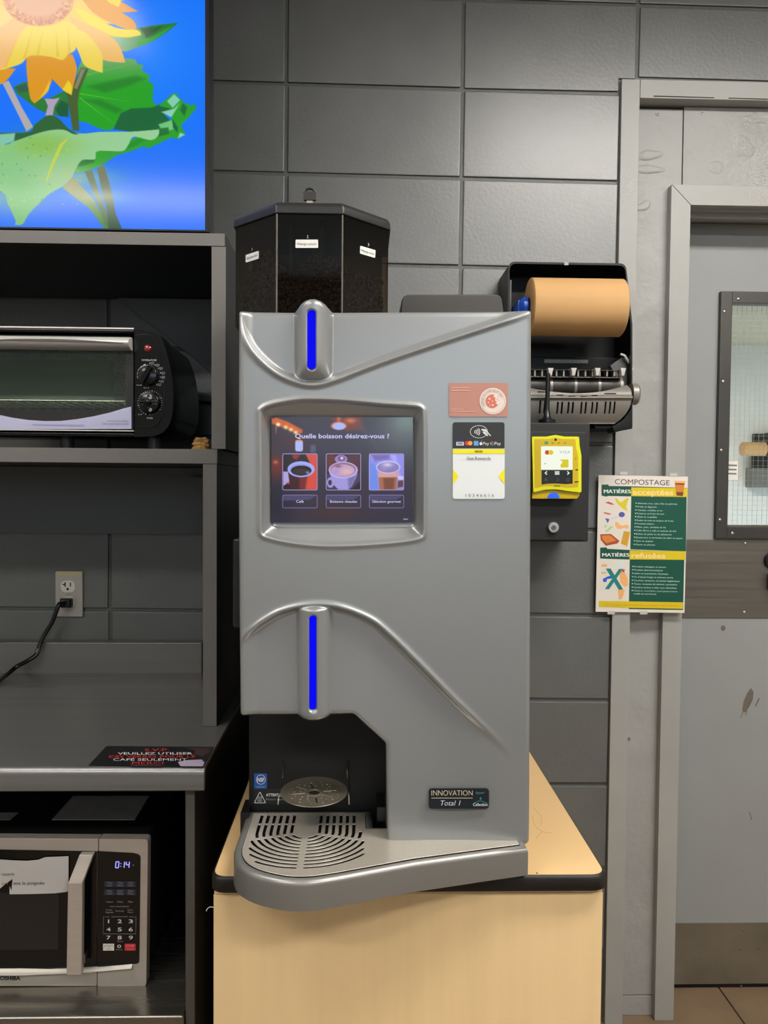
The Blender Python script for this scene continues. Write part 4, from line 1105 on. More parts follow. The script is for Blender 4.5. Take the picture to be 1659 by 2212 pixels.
for k, s in enumerate(('Popcorn', 'Potato', 'Pizza')): mpn.text(s, 237 + 22.5 * k, 1949.5, 3.6, M_grey, (15, 12, 10)[k], 'c')
mpn.text('FAST CONVENIENCE', 258.5, 1959.5, 2.7, M_grey, 40, 'c')
for k, (a, b_) in enumerate((('Frozen', 'Vegetable'), ('Beverage', ''), ('Dinner', 'Plate'))):
    mpn.text(a, 236 + 22.8 * k, 1967 if b_ else 1969, 3.2, M_grey, (13, 18, 12)[k], 'c')
    if b_: mpn.text(b_, 236 + 22.8 * k, 1972, 3.2, M_grey, (18, 0, 11)[k], 'c')
mpn.text('ONE TOUCH START', 258.5, 1981.5, 2.6, M_grey, 35, 'c')
for p_ in ([(236, 1980.5), (223.5, 1980.5), (223, 2017), (293, 2017.5), (293.8, 1981), (279, 1980.5)],): mpn.line(p_, 0.9, M_grey)
for k, s in enumerate('123456789'):
    mpn.text(s, 234.5 + 24 * (k % 3), 1994 + 17.6 * (k // 3), 8.2, M_lett, 3 if s == '1' else 9.2, 'c', bold=0.02)
mpn.text('0', 257.5, 2047.5, 7, M_lett, 8.5, 'c', bold=0.02).text('Memory', 257.5, 2052.5, 2.8, M_grey, 14, 'c').text('Eco', 260, 2034.5, 3, M_grey, 12, 'c')
mpn.poly(rect(222.5, 2038.5, 246.5, 2053.5, 1), M_white, 1).poly(rect(269, 2038.5, 293.3, 2053.5, 1), mat('stop_red', (196, 40, 46), 0.5), 1)
mpn.text('START', 234.5, 2046, 5.2, mat('mid_grey', (110, 110, 112), 0.5), 20, 'c').text('+30Sec', 235, 2051.5, 3.4, mat('mid_grey'), 12, 'c')
mpn.text('STOP', 281, 2046, 5.2, mat('pale_red', (245, 170, 170), 0.5), 18, 'c').text('Cancel', 281, 2051.5, 3.2, mat('pale_red'), 14, 'c')
mpn.done('lettering', mw)
br = Print(on_plane(YM - 0.0002)); br.text('TOSHIBA', -8, 2117, 8.4, M_ink, 52, bold=0.03).done('maker_lettering', mw)
for xx in (ML + 0.05, MR - 0.05):
    for yy in (YM + 0.06, YM + 0.32): MB().cyl((xx, yy, zs + 0.0004), (xx, yy, MZ0 + 0.002), 0.014, 0.012, 14).build('foot', M_black, mw)
# torn note taped over its door
nn = thing('torn_note', 'torn white paper note taped on the microwave door', 'note', P(100, 1925, YM - 0.004))
tn = [(-70, 1856), (0, 1854), (30, 1856), (60, 1857), (84, 1855), (100, 1849), (130, 1848), (150, 1847), (150, 1921), (146, 1924), (120, 1927), (70, 1928.5), (23, 1929), (23, 1912), (27, 1922), (29.5, 1896), (14, 1907), (0, 1919), (-70, 1968)]
MB().prism(mp(tn, -0.0042), (0, 0.0006, 0)).build('sheet', mat('note_paper', (200, 196, 192), 0.7, noise=(20, 0.04)), nn, smooth=False)
tp = Print(on_plane(YM - 0.0043)); M_nink = mat('note_ink', (96, 92, 92), 0.7)
tp.text('r ouvrir', -2, 1891.5, 7, M_nink, 34, bold=0.01).text('ans la poignée', 29, 1911, 7, M_nink, 67, slope=-0.006, bold=0.01).text('m', 5, 1911, 5, M_nink, 12)
tp.done('lettering', nn)
# sheets on top of the microwave
mtop = PZ(250, 1806, YM + 0.02)
for nm, lab, pts in (('top_sheet', 'dark grey sheet lying on top of the microwave, right one', [(112, 1771.5), (291, 1771.5), (322, 1720), (158, 1720)]), ('top_sheet', 'dark grey sheet lying on top of the microwave, at the frame edge', [(-40, 1771.5), (22, 1771.5), (40, 1756), (-30, 1756)])):
    gpts = [G(x_, y_, mtop + 0.0004) for x_, y_ in pts]
    o = MB().prism(gpts, (0, 0, 0.001)).build(nm, mat('sheet_grey', (190, 186, 178), 0.5, noise=(30, 0.1)), None, org=gpts[0])
    tag(o, lab, 'sheet', 'sheets on the microwave')

# ================================================================== COFFEE MACHINE
YMc = 1.085                        # face of its door
M_cm = mat('machine_silver', (151, 153, 153), 0.32, 0.5, spec=0.5, noise=(3, 0.02))
M_cmb = mat('machine_black', (20, 20, 19), 0.5, spec=0.35, noise=(25, 0.1))
M_chrome = mat('tray_steel', (206, 198, 184), 0.27, 0.55, noise=(200, 0.03))
M_traybody = mat('tray_body_steel', (142, 140, 136), 0.34, 0.55, noise=(8, 0.04))
M_blue = mat('blue_light', (0, 0, 255), 0.9, emit=0.9, spec=0.0)
cmx = lambda x, y: P(x, y, YMc)
cm_ = thing('coffee_machine', 'tall silver coffee machine with touch screen and bean hopper on the cabinet', 'coffee machine', (cmx(832, 1828).x, YMc + 0.2, ZT + 0.0006))

# --- its door: one pressed shell
bump_top = [(636, 668.5), (641, 665), (648, 657.5), (657, 651.5), (668, 648.3), (680, 648.3), (692, 651.5), (701, 657.5), (709, 665), (714, 668.5)]
outline = round_poly([(512.5, 668.5), (1149, 668), (1147, 1240), (1144.5, 1827), (835.5, 1823), (832.5, 1606), (762, 1540.5), (713, 1541.5)] , [9, 9, 0, 13, 9, 13, 14, 0], 6)
outline += [(708, 1544.5), (698, 1547.5), (684, 1549), (668, 1549), (655, 1547), (646, 1544)] + round_poly([(640, 1542), (518, 1543.5), (513.5, 1000), (540, 1100)], [0, 9, 0, 0], 6)[:-1]
# put the top bump into the run between the two upper corners
k0 = max(i for i, p in enumerate(outline) if p[1] < 700 and p[0] < 600)
outline = outline[:k0 + 1] + bump_top + outline[k0 + 1:]
C1 = spline([(500, 660), (516, 692), (525, 718), (551.5, 759), (592.5, 796), (633.5, 816), (674.5, 824), (719.6, 814), (818, 777), (941, 736), (1064, 697), (1132, 676), (1165, 660)], 6)
C2 = spline([(505, 1395), (525, 1372), (551.5, 1348), (592.5, 1321), (633.5, 1307), (683, 1301), (736, 1307), (797.5, 1331.5), (838.5, 1364), (900, 1424), (982, 1508), (1076, 1598), (1150, 1672)], 6)
SCR_O = spline([(564, 880), (590, 868), (640, 859), (675, 857.5), (740, 860), (830, 868), (890, 872), (909, 878), (913, 900), (914, 1000), (914, 1120), (914, 1144), (905, 1155), (860, 1163), (780, 1169.5), (700, 1171.5), (630, 1165), (580, 1154), (565, 1146), (563, 1120), (563, 1000), (562, 900)], 4, closed=True)
SCR_I = [(584, 900), (892.5, 902), (892.5, 1128.5), (588, 1128.5)]
SCR_I = round_poly(SCR_I, [7, 9, 12, 12], 5)
PX_M = YMc / FPX
def curve_y(C, U):
    xs_ = np.array([p[0] for p in C]); ys_ = np.array([p[1] for p in C]); return np.interp(U, xs_, ys_), np.interp(U, xs_, np.gradient(ys_, xs_))
def sstep(a, b, x):
    t = np.clip((x - a) / (b - a), 0, 1); return t * t * (3 - 2 * t)
cap1 = [(673.5, 672, 798, 9.3), (676, 1320, 1529, 8.0)]
def height(U, V):
    h = np.zeros(U.shape)
    # upper field: set back behind a soft ridge, leaning back to the top
    cy, sl = curve_y(C1, U); d = (cy - V) / np.sqrt(1 + sl * sl)          # > 0 above the curve
    fade = sstep(505, 545, U) * (1 - sstep(1080, 1150, U) * 0.75)
    ridge = np.exp(-((d + 4) / 6.0) ** 2) * 0.0026
    field = -0.0085 * sstep(-2, 13, d) - 0.055 * PX_M * np.clip(d - 8, 0, 200)
    h += fade * (ridge + field)
    # column with the upper light
    q = np.clip((U - 675) / 40.5, -1, 1); col = (np.sqrt(1.12 ** 2 - q * q) - np.sqrt(1.12 ** 2 - 1)) / (1.12 - np.sqrt(1.12 ** 2 - 1))
    end = np.sqrt(np.clip(1 - np.clip((V - 772) / 46, 0, 1) ** 2.6, 0, 1))
    hc = 0.021 * col * end - 0.0095
    inside = (np.abs(U - 675) < 40.5) & (V < 819)
    h = np.where(inside, np.maximum(h, hc), h)
    # lower field under the second ridge
    cy, sl = curve_y(C2, U); d = (V - cy) / np.sqrt(1 + sl * sl)          # > 0 below the curve
    fade = sstep(508, 560, U) * (1 - sstep(930, 1120, U))
    ridge = np.exp(-((d + 3) / 5.5) ** 2) * 0.0022
    field = -0.0075 * sstep(-2, 12, d) * (1 - sstep(60, 330, d) * 0.7)
    h2 = fade * (ridge + field)
    h += h2
    q = np.clip((U - 677) / 39.0, -1, 1); col = (np.sqrt(1.12 ** 2 - q * q) - np.sqrt(1.12 ** 2 - 1)) / (1.12 - np.sqrt(1.12 ** 2 - 1))
    hc = 0.018 * col * sstep(1293, 1311, V) - 0.0085
    inside = (np.abs(U - 677) < 39) & (V > 1298) & (V < 1560)
    h = np.where(inside, np.maximum(h, hc), h)
    # slots of the two lights
    for cx, y0, y1, r in cap1:
        dd = np.sqrt((U - cx) ** 2 + (np.clip(V, y0 + r, y1 - r) - V) ** 2) - r
        h -= 0.0035 * sstep(1.5, -1.5, dd)
    # screen pocket
    do = poly_sdf(SCR_O, U, V); di = -poly_sdf(SCR_I, U, V)
    t = np.where(do > 0, np.clip(do / np.maximum(do + np.maximum(di, 0), 1e-6), 0, 1), 0)
    h += np.exp(-(do / 6.0) ** 2) * 0.0016
    h -= np.where(do > 0, 0.015 * sstep(-0.05, 1.0, t) + 0.003 * sstep(0, 0.22, t), 0)
    # rolled edge
    de = poly_sdf(outline, U, V); r = 11.0
    e = np.clip(r - de, 0, r)
    h -= (r - np.sqrt(np.clip(r * r - e * e, 0, None))) * PX_M * 0.95
    return h
cA, cB, cC, cD = (np.array(P(a, b, YMc)) for a, b in ((500, 640), (1160, 640), (500, 1840), (1160, 1840)))
def door_pos(U, V):
    s = ((U - 500) / 660)[:, None]; t = ((V - 640) / 1200)[:, None]
    W = cA * (1 - s) * (1 - t) + cB * s * (1 - t) + cC * (1 - s) * t + cD * s * t
    h = np.concatenate([height(U[i:i + 20000], V[i:i + 20000]) for i in range(0, len(U), 20000)])
    W[:, 1] -= h
    return W
def pull_back(W):
    W = W.copy(); W[:, 1] = YMc + 0.042; return W
dsdf = lambda U, V: poly_sdf(outline, U, V)
door_s = sdf_sheet('front_door', dsdf, (508, 644, 1153, 1831), 2.4, door_pos, M_cm, cm_, pull_back)
for nm, (cx, y0, y1, r) in zip(('upper', 'lower'), cap1):
    hh = 0.021 - 0.0095 - 0.0022 if nm == 'upper' else 0.018 - 0.0085 - 0.0022
    pts = rect(cx - r + 0.6, y0, cx + r - 0.6, y1, r - 0.7, 7)
    MB().prism([P(a, b, YMc) + Vector((0, -hh, 0)) for a, b in pts], (0, 0.004, 0)).build('blue_light', M_blue, cm_, bevel=0.0006, label='glowing blue light bar, ' + nm)

# --- body behind the door
NB = 1.196                         # back of the cup niche
bxl, bxr = PX(537.5, 1650, NB), PX(1146, 1200, YMc) - 0.012
ztop = PZ(832, 676, YMc)
def inner_pts(): return [(535, 1530), (770, 1530), (842, 1600), (842, 1822), (1135, 1822), (1135, 690), (535, 690)]
MB().prism([P(a, b, YMc) + Vector((0, 0.043, 0)) for a, b in inner_pts()], (0, NB - YMc - 0.0435, 0)).build('inner_frame', M_cmb, cm_, smooth=False)
MB().box(bxl, bxr, NB, 1.62, ZT + 0.012, ztop - 0.004).build('body', M_cmb, cm_, bevel=0.002)
MB().box(PX(835, 1700, YMc) - 0.002, bxr, YMc + 0.043, NB - 0.0005, ZT + 0.045, PZ(832, 1822, YMc) - 0.001).build('lower_sill', M_cmb, cm_) if False else None
# latch on the left flank
a = P(512.5, 1180, YMc + 0.09); b_ = P(512.5, 1350, YMc + 0.09)
MB().box(bxl - 0.026, bxl + 0.004, NB + 0.01, NB + 0.05, PZ(510, 1360, NB), PZ(510, 1165, NB)).build('side_latch', mat('latch_black', (30, 32, 33), 0.3), cm_, bevel=0.004)
for xx in (bxl + 0.03, bxr - 0.03):
    for yy in (NB + 0.03, 1.58): MB().cyl((xx, yy, ZT + 0.0008), (xx, yy, ZT + 0.0125), 0.013, n=16).build('foot', M_black, cm_)
# niche stickers
fx = on_plane(NB - 0.0002)
def sticker(nm, pts, Y, m, parent=cm_, th=0.0004, label=None):
    return MB().prism([P(x_, y_, Y) for x_, y_ in pts], (0, -th, 0)).build(nm, m, parent, smooth=False, label=label)
M_nsf = mat('nsf_blue', (26, 78, 150), 0.4); M_w = mat('sticker_white', (226, 228, 226), 0.5)
s_ = sticker('certification_sticker', rect(549, 1670.5, 577, 1703.5, 3), NB - 0.0003, M_nsf, label='small blue round-mark sticker')
p_ = Print(on_plane(NB - 0.0008))
p_.ring(circle(563.5, 1684, 10.2, 10.6), circle(563.5, 1684, 9.2, 9.5), M_w).text('NSF', 556, 1688.5, 8.6, M_w, 14.6, bold=0.03).text('COMPONENT', 553.5, 1701.5, 3.2, mat('nsf_pale', (150, 180, 215), 0.5), 19)
p_.done('lettering', s_)
s_ = sticker('warning_sticker', [(546, 1704), (700, 1704), (700, 1737), (546, 1737)], NB - 0.0002, mat('warning_black', (22, 22, 21), 0.45), label='black hot drink warning sticker')
p_ = Print(on_plane(NB - 0.0007))
tri = round_poly([(548, 1735), (575, 1735), (561.5, 1709)], 2, 4); tri2 = round_poly([(550.3, 1733.7), (572.7, 1733.7), (561.5, 1712)], 1.4, 4)
p_.ring(tri, tri2, M_w)
for k in range(3): p_.line([(557.8 + 3.4 * k + 0.9 * math.sin(t * 6.0), 1720 + 9.2 * t) for t in np.linspace(0, 1, 8)], 0.9, M_w)
p_.line([(556, 1730.7), (566, 1730.7)], 0.9, M_w)
p_.text('ATTENTION', 574.5, 1720, 6.2, M_w, 40, bold=0.03).text('Boisson chaude / Hot drink', 574.5, 1728.5, 4.6, M_grey, 76)
p_.done('lettering', s_)
# dark edge seam on the left of the niche
MB().box(bxl + 0.0045, bxl + 0.0058, NB - 0.004, NB, PZ(545, 1757, NB), PZ(545, 1706, NB)).build('niche_rib', M_black, cm_)
MB().box(bxl - 0.008, bxl + 0.004, NB - 0.03, NB + 0.02, ZT + 0.001, PZ(535, 1738, NB)).build('niche_corner', M_black, cm_, bevel=0.001)
MB().box(PX(813, 1720, NB), PX(835, 1720, NB) + 0.02, NB - 0.055, NB - 0.0005, ZT + 0.046, PZ(820, 1712, NB)).build('niche_rib', M_black, cm_, bevel=0.001)
MB().prism([(PX(834, 1700, YMc) + 0.001 + dx, y_, ZT + 0.046) for dx, y_ in ((0, YMc + 0.044), (0.006, YMc + 0.044), (0.006, NB - 0.0005), (0, NB - 0.0005))], (0, 0, PZ(830, 1606, YMc) - ZT - 0.046)).build('niche_side', M_cmb, cm_)

# --- touch screen
YSc = YMc + 0.0152
scr = MB().prism([P(x_, y_, YMc) + Vector((0, 0.0152 - 0.001, 0)) for x_, y_ in round_poly([(583, 899), (893.5, 901), (893.5, 1129.5), (587, 1129.5)], [7, 9, 12, 12], 5)], (0, 0.004, 0)).build('touch_screen', M_black, cm_, smooth=False)
q_ = 0.2291
def S(pts): return [(560 + x * q_, 860 + y * q_) for x, y in pts]
cs = Canvas(np.arange(583.5, 894, 1.05), np.arange(899.5, 1130, 1.05)).fill((52, 46, 62))
def sx_(x): return 560 + x * q_
def sy_(y): return 860 + y * q_
cs.blob(sx_(1380), sy_(330), 75, 60, (92, 104, 104), 0.75); cs.blob(sx_(1400), sy_(200), 40, 30, (128, 146, 140), 0.7); cs.blob(sx_(150), sy_(1000), 40, 60, (30, 30, 44), 0.7)
cs.blob(sx_(700), sy_(1080), 60, 22, (70, 48, 44), 0.6); cs.blob(sx_(150), sy_(640), 18, 26, (120, 40, 30), 0.85); cs.blob(sx_(145), sy_(600), 5, 4, (230, 120, 60), 0.8); cs.blob(sx_(300), sy_(400), 40, 14, (78, 34, 30), 0.6)
cs.poly(S([(105, 190), (150, 175), (260, 215), (400, 292), (395, 325), (350, 330), (250, 285), (160, 250), (110, 235)]), (205, 92, 30), soft=4)
for x_, y_ in ((168, 242), (240, 268), (290, 290), (335, 318)): cs.blob(sx_(x_), sy_(y_), 4.5, 4, (255, 226, 150))
cs.blob(sx_(168), sy_(242), 3, 3, (255, 252, 235)); cs.poly(S([(140, 260), (160, 255), (150, 330), (142, 330)]), (190, 80, 40), 0.8, soft=3)
cs.poly(S([(680, 176), (960, 176), (990, 290), (820, 300), (700, 240)]), (122, 50, 30), 0.85, soft=9); cs.blob(sx_(860), sy_(205), 12, 6, (235, 120, 40), 0.8); cs.blob(sx_(745), sy_(190), 4, 10, (220, 110, 50), 0.8)
cs.ell(sx_(745), sy_(255), 74 * q_, 38 * q_, (235, 120, 60), 1, 0.3); cs.ell(sx_(748), sy_(258), 60 * q_, 33 * q_, (160, 182, 255), 1, 0.15)
cs.poly(S([(930, 200), (1160, 470), (1120, 500), (900, 230)]), (74, 70, 84), 0.5, soft=6)
cs.poly(S(rect(330, 388, 404, 498, 22)), (232, 140, 90), soft=2); cs.poly(S(rect(333, 400, 402, 496, 22)), (168, 186, 255), soft=2); cs.poly(S(rect(475, 435, 527, 510, 16)), (88, 92, 120), 0.8, soft=5)
def tilepic(x0):
    cs.poly(S(rect(x0, 522, x0 + 329, 866, 14)), (36, 26, 30), soft=1)
# coffee
tilepic(211)
def clip_poly(pts, rgb, al=1.0, soft=1.0): cs.poly(S(pts), rgb, al, soft)
clip_poly([(430, 525), (537, 525), (537, 862), (400, 862), (440, 740), (510, 690)], (214, 76, 60), soft=2); clip_poly([(300, 528), (380, 528), (340, 580), (310, 560)], (150, 44, 34), soft=4)
clip_poly([(216, 690), (262, 690), (275, 790), (217, 826)], (176, 160, 225), soft=1.5); clip_poly([(240, 800), (275, 785), (275, 810)], (214, 76, 60), soft=2)
clip_poly([(262, 660), (510, 660), (440, 740), (420, 862), (290, 862), (275, 760)], (62, 24, 26), soft=1.5); clip_poly([(370, 745), (450, 735), (430, 860), (370, 862)], (130, 44, 40), 0.8, soft=6)
cs.ell(sx_(386), sy_(668), 129 * q_, 76 * q_, (160, 172, 245), 1, 0.06); cs.ell(sx_(380), sy_(676), 105 * q_, 58 * q_, (150, 150, 225), 1, 0.06)
cs.ell(sx_(388), sy_(680), 98 * q_, 48 * q_, (26, 18, 20), 1, 0.06); cs.ell(sx_(380), sy_(690), 70 * q_, 30 * q_, (66, 44, 40), 0.8, 0.5); cs.blob(sx_(450), sy_(700), 4, 3, (150, 150, 220))
# cappuccino
tilepic(626)
clip_poly([(632, 530), (705, 530), (720, 590), (660, 660), (632, 690)], (96, 44, 36), soft=4); clip_poly([(830, 530), (948, 530), (948, 700), (900, 640), (800, 600)], (78, 44, 48), soft=4)
cs.ell(sx_(768), sy_(572), 60 * q_, 42 * q_, (160, 128, 185), 1, 0.1); cs.ell(sx_(770), sy_(566), 37 * q_, 27 * q_, (120, 90, 140), 1, 0.2); cs.ell(sx_(775), sy_(562), 14 * q_, 13 * q_, (220, 200, 250), 1, 0.4)
clip_poly([(632, 715), (700, 690), (700, 760), (950, 700), (950, 780), (880, 850), (700, 860), (632, 860)], (92, 80, 120), 0.6, soft=4)
cs.ell(sx_(667), sy_(795), 36 * q_, 50 * q_, (160, 150, 215), 1, 0.1); cs.ell(sx_(662), sy_(795), 18 * q_, 26 * q_, (60, 48, 66), 1, 0.15)
clip_poly([(652, 690), (924, 690), (915, 740), (870, 830), (840, 862), (740, 862), (700, 820), (670, 740)], (160, 152, 220), soft=1.5); clip_poly([(830, 740), (920, 720), (870, 830), (840, 862)], (104, 92, 150), 0.7, soft=6)
cs.ell(sx_(788), sy_(676), 139 * q_, 80 * q_, (186, 172, 236), 1, 0.05); cs.ell(sx_(788), sy_(672), 122 * q_, 66 * q_, (150, 104, 116), 1, 0.06)
cs.ell(sx_(785), sy_(678), 112 * q_, 56 * q_, (192, 160, 202), 1, 0.1); cs.blob(sx_(820), sy_(690), 12, 6, (236, 184, 160), 0.85); cs.blob(sx_(740), sy_(640), 7, 3, (96, 60, 66), 0.7); cs.blob(sx_(720), sy_(690), 8, 5, (168, 140, 215), 0.8)
# latte glass
tilepic(1037)
clip_poly([(1040, 525), (1364, 525), (1364, 862), (1040, 862)], (142, 142, 238), soft=1.5); clip_poly([(1040, 600), (1110, 640), (1130, 862), (1040, 862)], (108, 140, 232), soft=8); clip_poly([(1060, 530), (1230, 530), (1225, 570), (1090, 590)], (112, 96, 160), 0.8, soft=5)
clip_poly([(1240, 530), (1290, 530), (1340, 760), (1300, 700)], (184, 170, 250), 0.8, soft=5)
clip_poly([(1102, 640), (1335, 640), (1310, 740), (1304, 862), (1130, 862), (1122, 740)], (176, 150, 205), soft=2); clip_poly([(1126, 745), (1306, 742), (1300, 862), (1134, 862)], (168, 104, 78), soft=2); clip_poly([(1170, 750), (1280, 750), (1270, 862), (1180, 862)], (112, 64, 46), 0.85, soft=5)
clip_poly([(1118, 702), (1318, 700), (1308, 742), (1124, 744)], (216, 160, 150), soft=2.5)
cs.ell(sx_(1218), sy_(648), 117 * q_, 62 * q_, (196, 186, 246), 1, 0.05); cs.ell(sx_(1218), sy_(650), 104 * q_, 50 * q_, (136, 124, 182), 1, 0.08); cs.blob(sx_(1210), sy_(625), 11, 5, (214, 200, 240)); cs.blob(sx_(1180), sy_(660), 8, 4, (170, 146, 196), 0.8)
clip_poly([(1310, 730), (1364, 735), (1364, 770), (1312, 765)], (204, 196, 250), soft=2); clip_poly([(1312, 780), (1364, 772), (1364, 835), (1308, 845)], (96, 62, 66), soft=2)
for x0 in (211, 626, 1037):
    cs.frame(sx_(x0), sy_(521), sx_(x0 + 329), sy_(866), 3.5, 0.9, (196, 176, 245)); 
    clip_poly([(x0 + 4, 918), (x0 + 324, 918), (x0 + 260, 960), (x0 + 4, 968)], (76, 72, 112), 0.9, soft=2)
    cs.frame(sx_(x0), sy_(915), sx_(x0 + 329), sy_(1037), 3, 0.8, (150, 134, 200))
cmap = corners_map(583.5, 899.5, 893.5, 1129.5, YMc)
off_s = np.array([0, 0.0135, 0])
M_ts = display_mat('touch_display', 0.95, 0.18, 0.4)
cs.build('display', lambda x_, y_: cmap(x_, y_) + off_s, M_ts, scr)
disp = lambda x_, y_, layer=1: P(x_, y_, YMc) + Vector((0, 0.0134 - 0.0002 * layer, 0))
M_st = mat('screen_text', (206, 204, 250), 0.5, emit=0.9)
for s_, x_, y_, h_, w_, bo in (('Quelle boisson désirez-vous ?', 635.5, 945.5, 10.2, 206, 0.022), ('Café', 638, 1086.5, 6, 16.5, 0.01), ('Boissons chaudes', 712, 1086.5, 6, 59, 0.01), ('Sélection gourmet', 804, 1086.5, 6, 63, 0.01), ('lum', 873, 1124, 4.4, 9, 0)):
    Print(disp).text(s_, x_, y_, h_, M_st, w_, bold=bo).done('screen_caption', scr)

# --- stickers on the door
YK = YMc - 0.0006
M_peach = mat('sticker_peach', (178, 126, 111), 0.45); M_cream = mat('sticker_cream', (222, 208, 198), 0.5)
s_ = sticker('distributor_sticker', rect(970, 827.5, 1097, 900, 4), YK, M_peach, th=0.0006, label='peach sticker with a bitten cookie badge')
p_ = Print(on_plane(YK - 0.0007)); cx, cy = 1064.5, 866.5
p_.poly(circle(cx, cy, 28.6, n=48), M_cream, 1).ring(circle(cx, cy, 25.8, n=40), circle(cx, cy, 25.2, n=40), mat('badge_line', (176, 150, 140), 0.5), 2)
ck = [(cx - 1 + 14.5 * math.cos(t), cy - 14.5 * math.sin(t)) for t in np.linspace(math.radians(75), math.radians(330), 30)]
ck += [(cx + 6, cy + 5.5), (cx + 8.5, cy + 1), (cx + 4.5, cy - 1.5), (cx + 6, cy - 7), (cx + 2, cy - 9)]
p_.poly(ck, mat('cookie_orange', (204, 108, 84), 0.5), 2)
for dx, dy, r_ in ((-7, -5, 2.2), (-9.5, 3, 1.5), (0, 8.5, 2.1), (-1, 0, 1.2), (-6, 9, 1)): p_.poly(circle(cx + dx, cy + dy, r_, n=12), M_cream, 3)
for dx, dy in ((12, -9), (9, -4), (13, -2)): p_.poly(circle(cx + dx, cy + dy, 1.1, n=10), mat('cookie_orange'), 3)
s = 'GZEVZ DISTRIBUTION'
M_badge = mat('badge_grey', (150, 140, 136), 0.5)
for k, ch in enumerate(s):                                     # lettering round the badge
    if ch == ' ': continue
    t = math.radians(205 - k * 10.3); vs, fs = text_geo(ch, 0.0); r0 = 19.2
    ux, uy = math.sin(t), math.cos(t); ox, oy = cx + r0 * math.cos(t), cy - r0 * math.sin(t); c0 = sum(v[0] for v in vs) / len(vs)
    p_._use(M_badge)
    p_.b.add([p_.place(ox + (a - c0) * 7.0 * ux + b_ * 7.0 * math.cos(t), oy + (a - c0) * 7.0 * uy - b_ * 7.0 * math.sin(t), 2) for a, b_ in vs], fs)
M_pale = mat('peach_print', (224, 168, 150), 0.5)
for y_, w in ((838, 40), (843.5, 41), (884, 26), (889, 52)): p_.line([(975, y_), (975 + w, y_)], 1.1 if y_ > 850 else 1.8, M_pale)
p_.done('print', s_)
s_ = sticker('payment_sticker', rect(978, 912, 1090, 1077.5, 6), YK, mat('sticker_offwhite', (222, 226, 226), 0.4), th=0.0006, label='contactless payment sticker, black over white')
p_ = Print(on_plane(YK - 0.0007)); M_sb, M_yel, M_gtx = mat('sticker_black', (36, 37, 38), 0.45), mat('sticker_yellow', (232, 222, 8), 0.45), mat('sticker_grey_text', (84, 86, 88), 0.5)
p_.poly(round_poly([(978, 912), (1090, 912), (1090, 968.5), (978, 968.5)], [6, 6, 0, 0]), M_sb, 1).poly([(978, 970.5), (1090, 970.5), (1090, 980), (978, 980)], M_yel, 1)
p_.text('NAYAX', 1026, 977.6, 4.8, M_ink, 17, bold=0.03)
p_.ring(circle(1034.5, 932.6, 19.2, 13.8, 40), circle(1034.5, 932.6, 18.2, 12.8, 40), M_w, 2)
for k, r_ in enumerate((6, 9.5, 13, 16.5)): p_.line([(1020 + r_ * 1.0 * math.cos(t), 932.8 + r_ * 0.78 * math.sin(t)) for t in np.linspace(-0.62, 0.62, 9)], 1.5, M_w, 2)
p_.poly([(1040, 926.5), (1049, 927), (1058, 938), (1061, 941), (1059, 942), (1050, 933), (1055, 941.5), (1052, 942), (1044, 936), (1042, 933), (1046, 933), (1040, 929.5)], M_w, 2)
p_.line([(1041, 929), (1048, 932), (1052, 936)], 0.7, M_sb, 3)
p_.poly(rect(985.5, 952.5, 1002, 962.5, 1), M_w, 2).poly([(985.5, 952.5), (1002, 952.5), (1002, 954.5), (985.5, 954.5)], mat('card_blue', (30, 50, 130), 0.5), 3).text('VISA', 988, 960.5, 4.8, mat('card_blue'), 11.5, shear=0.2, layer=3, bold=0.03)
p_.poly(circle(1009.3, 957.4, 4.8, n=24), mat('card_redc', (214, 44, 50), 0.5), 2).poly(circle(1015.8, 957.4, 4.8, n=24), mat('card_orangec', (240, 160, 40), 0.5), 3)
p_.poly(rect(1023.5, 952.5, 1033.5, 962.5, 0.6), mat('card_sky', (86, 160, 220), 0.5), 2)
ap = [(1038.8 + 3.1 * math.cos(t), 958.4 + 3.4 * math.sin(t)) for t in np.linspace(-0.35, 5.2, 22)]
p_.poly(ap, M_w, 2).poly([(1039, 954.2), (1040.8, 951.6), (1041, 953.2)], M_w, 2).text('Pay', 1043.5, 961.2, 7, M_w, 13)
for a0, a1, cc in ((0.0, 0.9, (66, 133, 244)), (0.9, 2.3, (52, 168, 83)), (2.3, 3.7, (250, 190, 5)), (3.7, 5.5, (234, 67, 53))):
    p_.line([(1063.3 + 3.1 * math.cos(t), 957.8 + 3.3 * math.sin(t)) for t in np.linspace(a0, a1, 6)], 1.6, mat('g_%d' % cc[0], cc, 0.5), 2)
p_.line([(1063.3, 957.8), (1066.8, 957.8)], 1.5, mat('g_66'), 2).text('Pay', 1068.5, 961.2, 7, M_w, 13.5)
p_.text('Get Rewards', 1008, 993.5, 7.2, M_gtx, 52, bold=0.005)
p_.poly([(978, 1013), (991, 1029), (978, 1046.5)], M_yel, 1).poly([(1090, 1012), (1076.5, 1029), (1090, 1046.5)], M_yel, 1)
p_.text('10346616', 1005.5, 1073.4, 6.8, M_gtx, 61.5, spacing=1.55)
p_.done('print', s_)
s_ = sticker('name_plate', rect(926, 1702.5, 1056, 1746.5, 8), YK, mat('plate_navy', (22, 30, 38), 0.35), th=0.001, label='dark rounded name plate')
p_ = Print(on_plane(YK - 0.0011)); M_gold = mat('plate_gold', (206, 192, 160), 0.45); M_teal = mat('plate_teal', (60, 150, 140), 0.45)
p_.text('INNOVATION', 932, 1718.5, 12, M_gold, 89, bold=-0.004).line([(932, 1724), (1021, 1724)], 1.3, M_gold).text('Total 1', 952, 1740, 11.5, M_w, 43, shear=0.25, bold=-0.004)
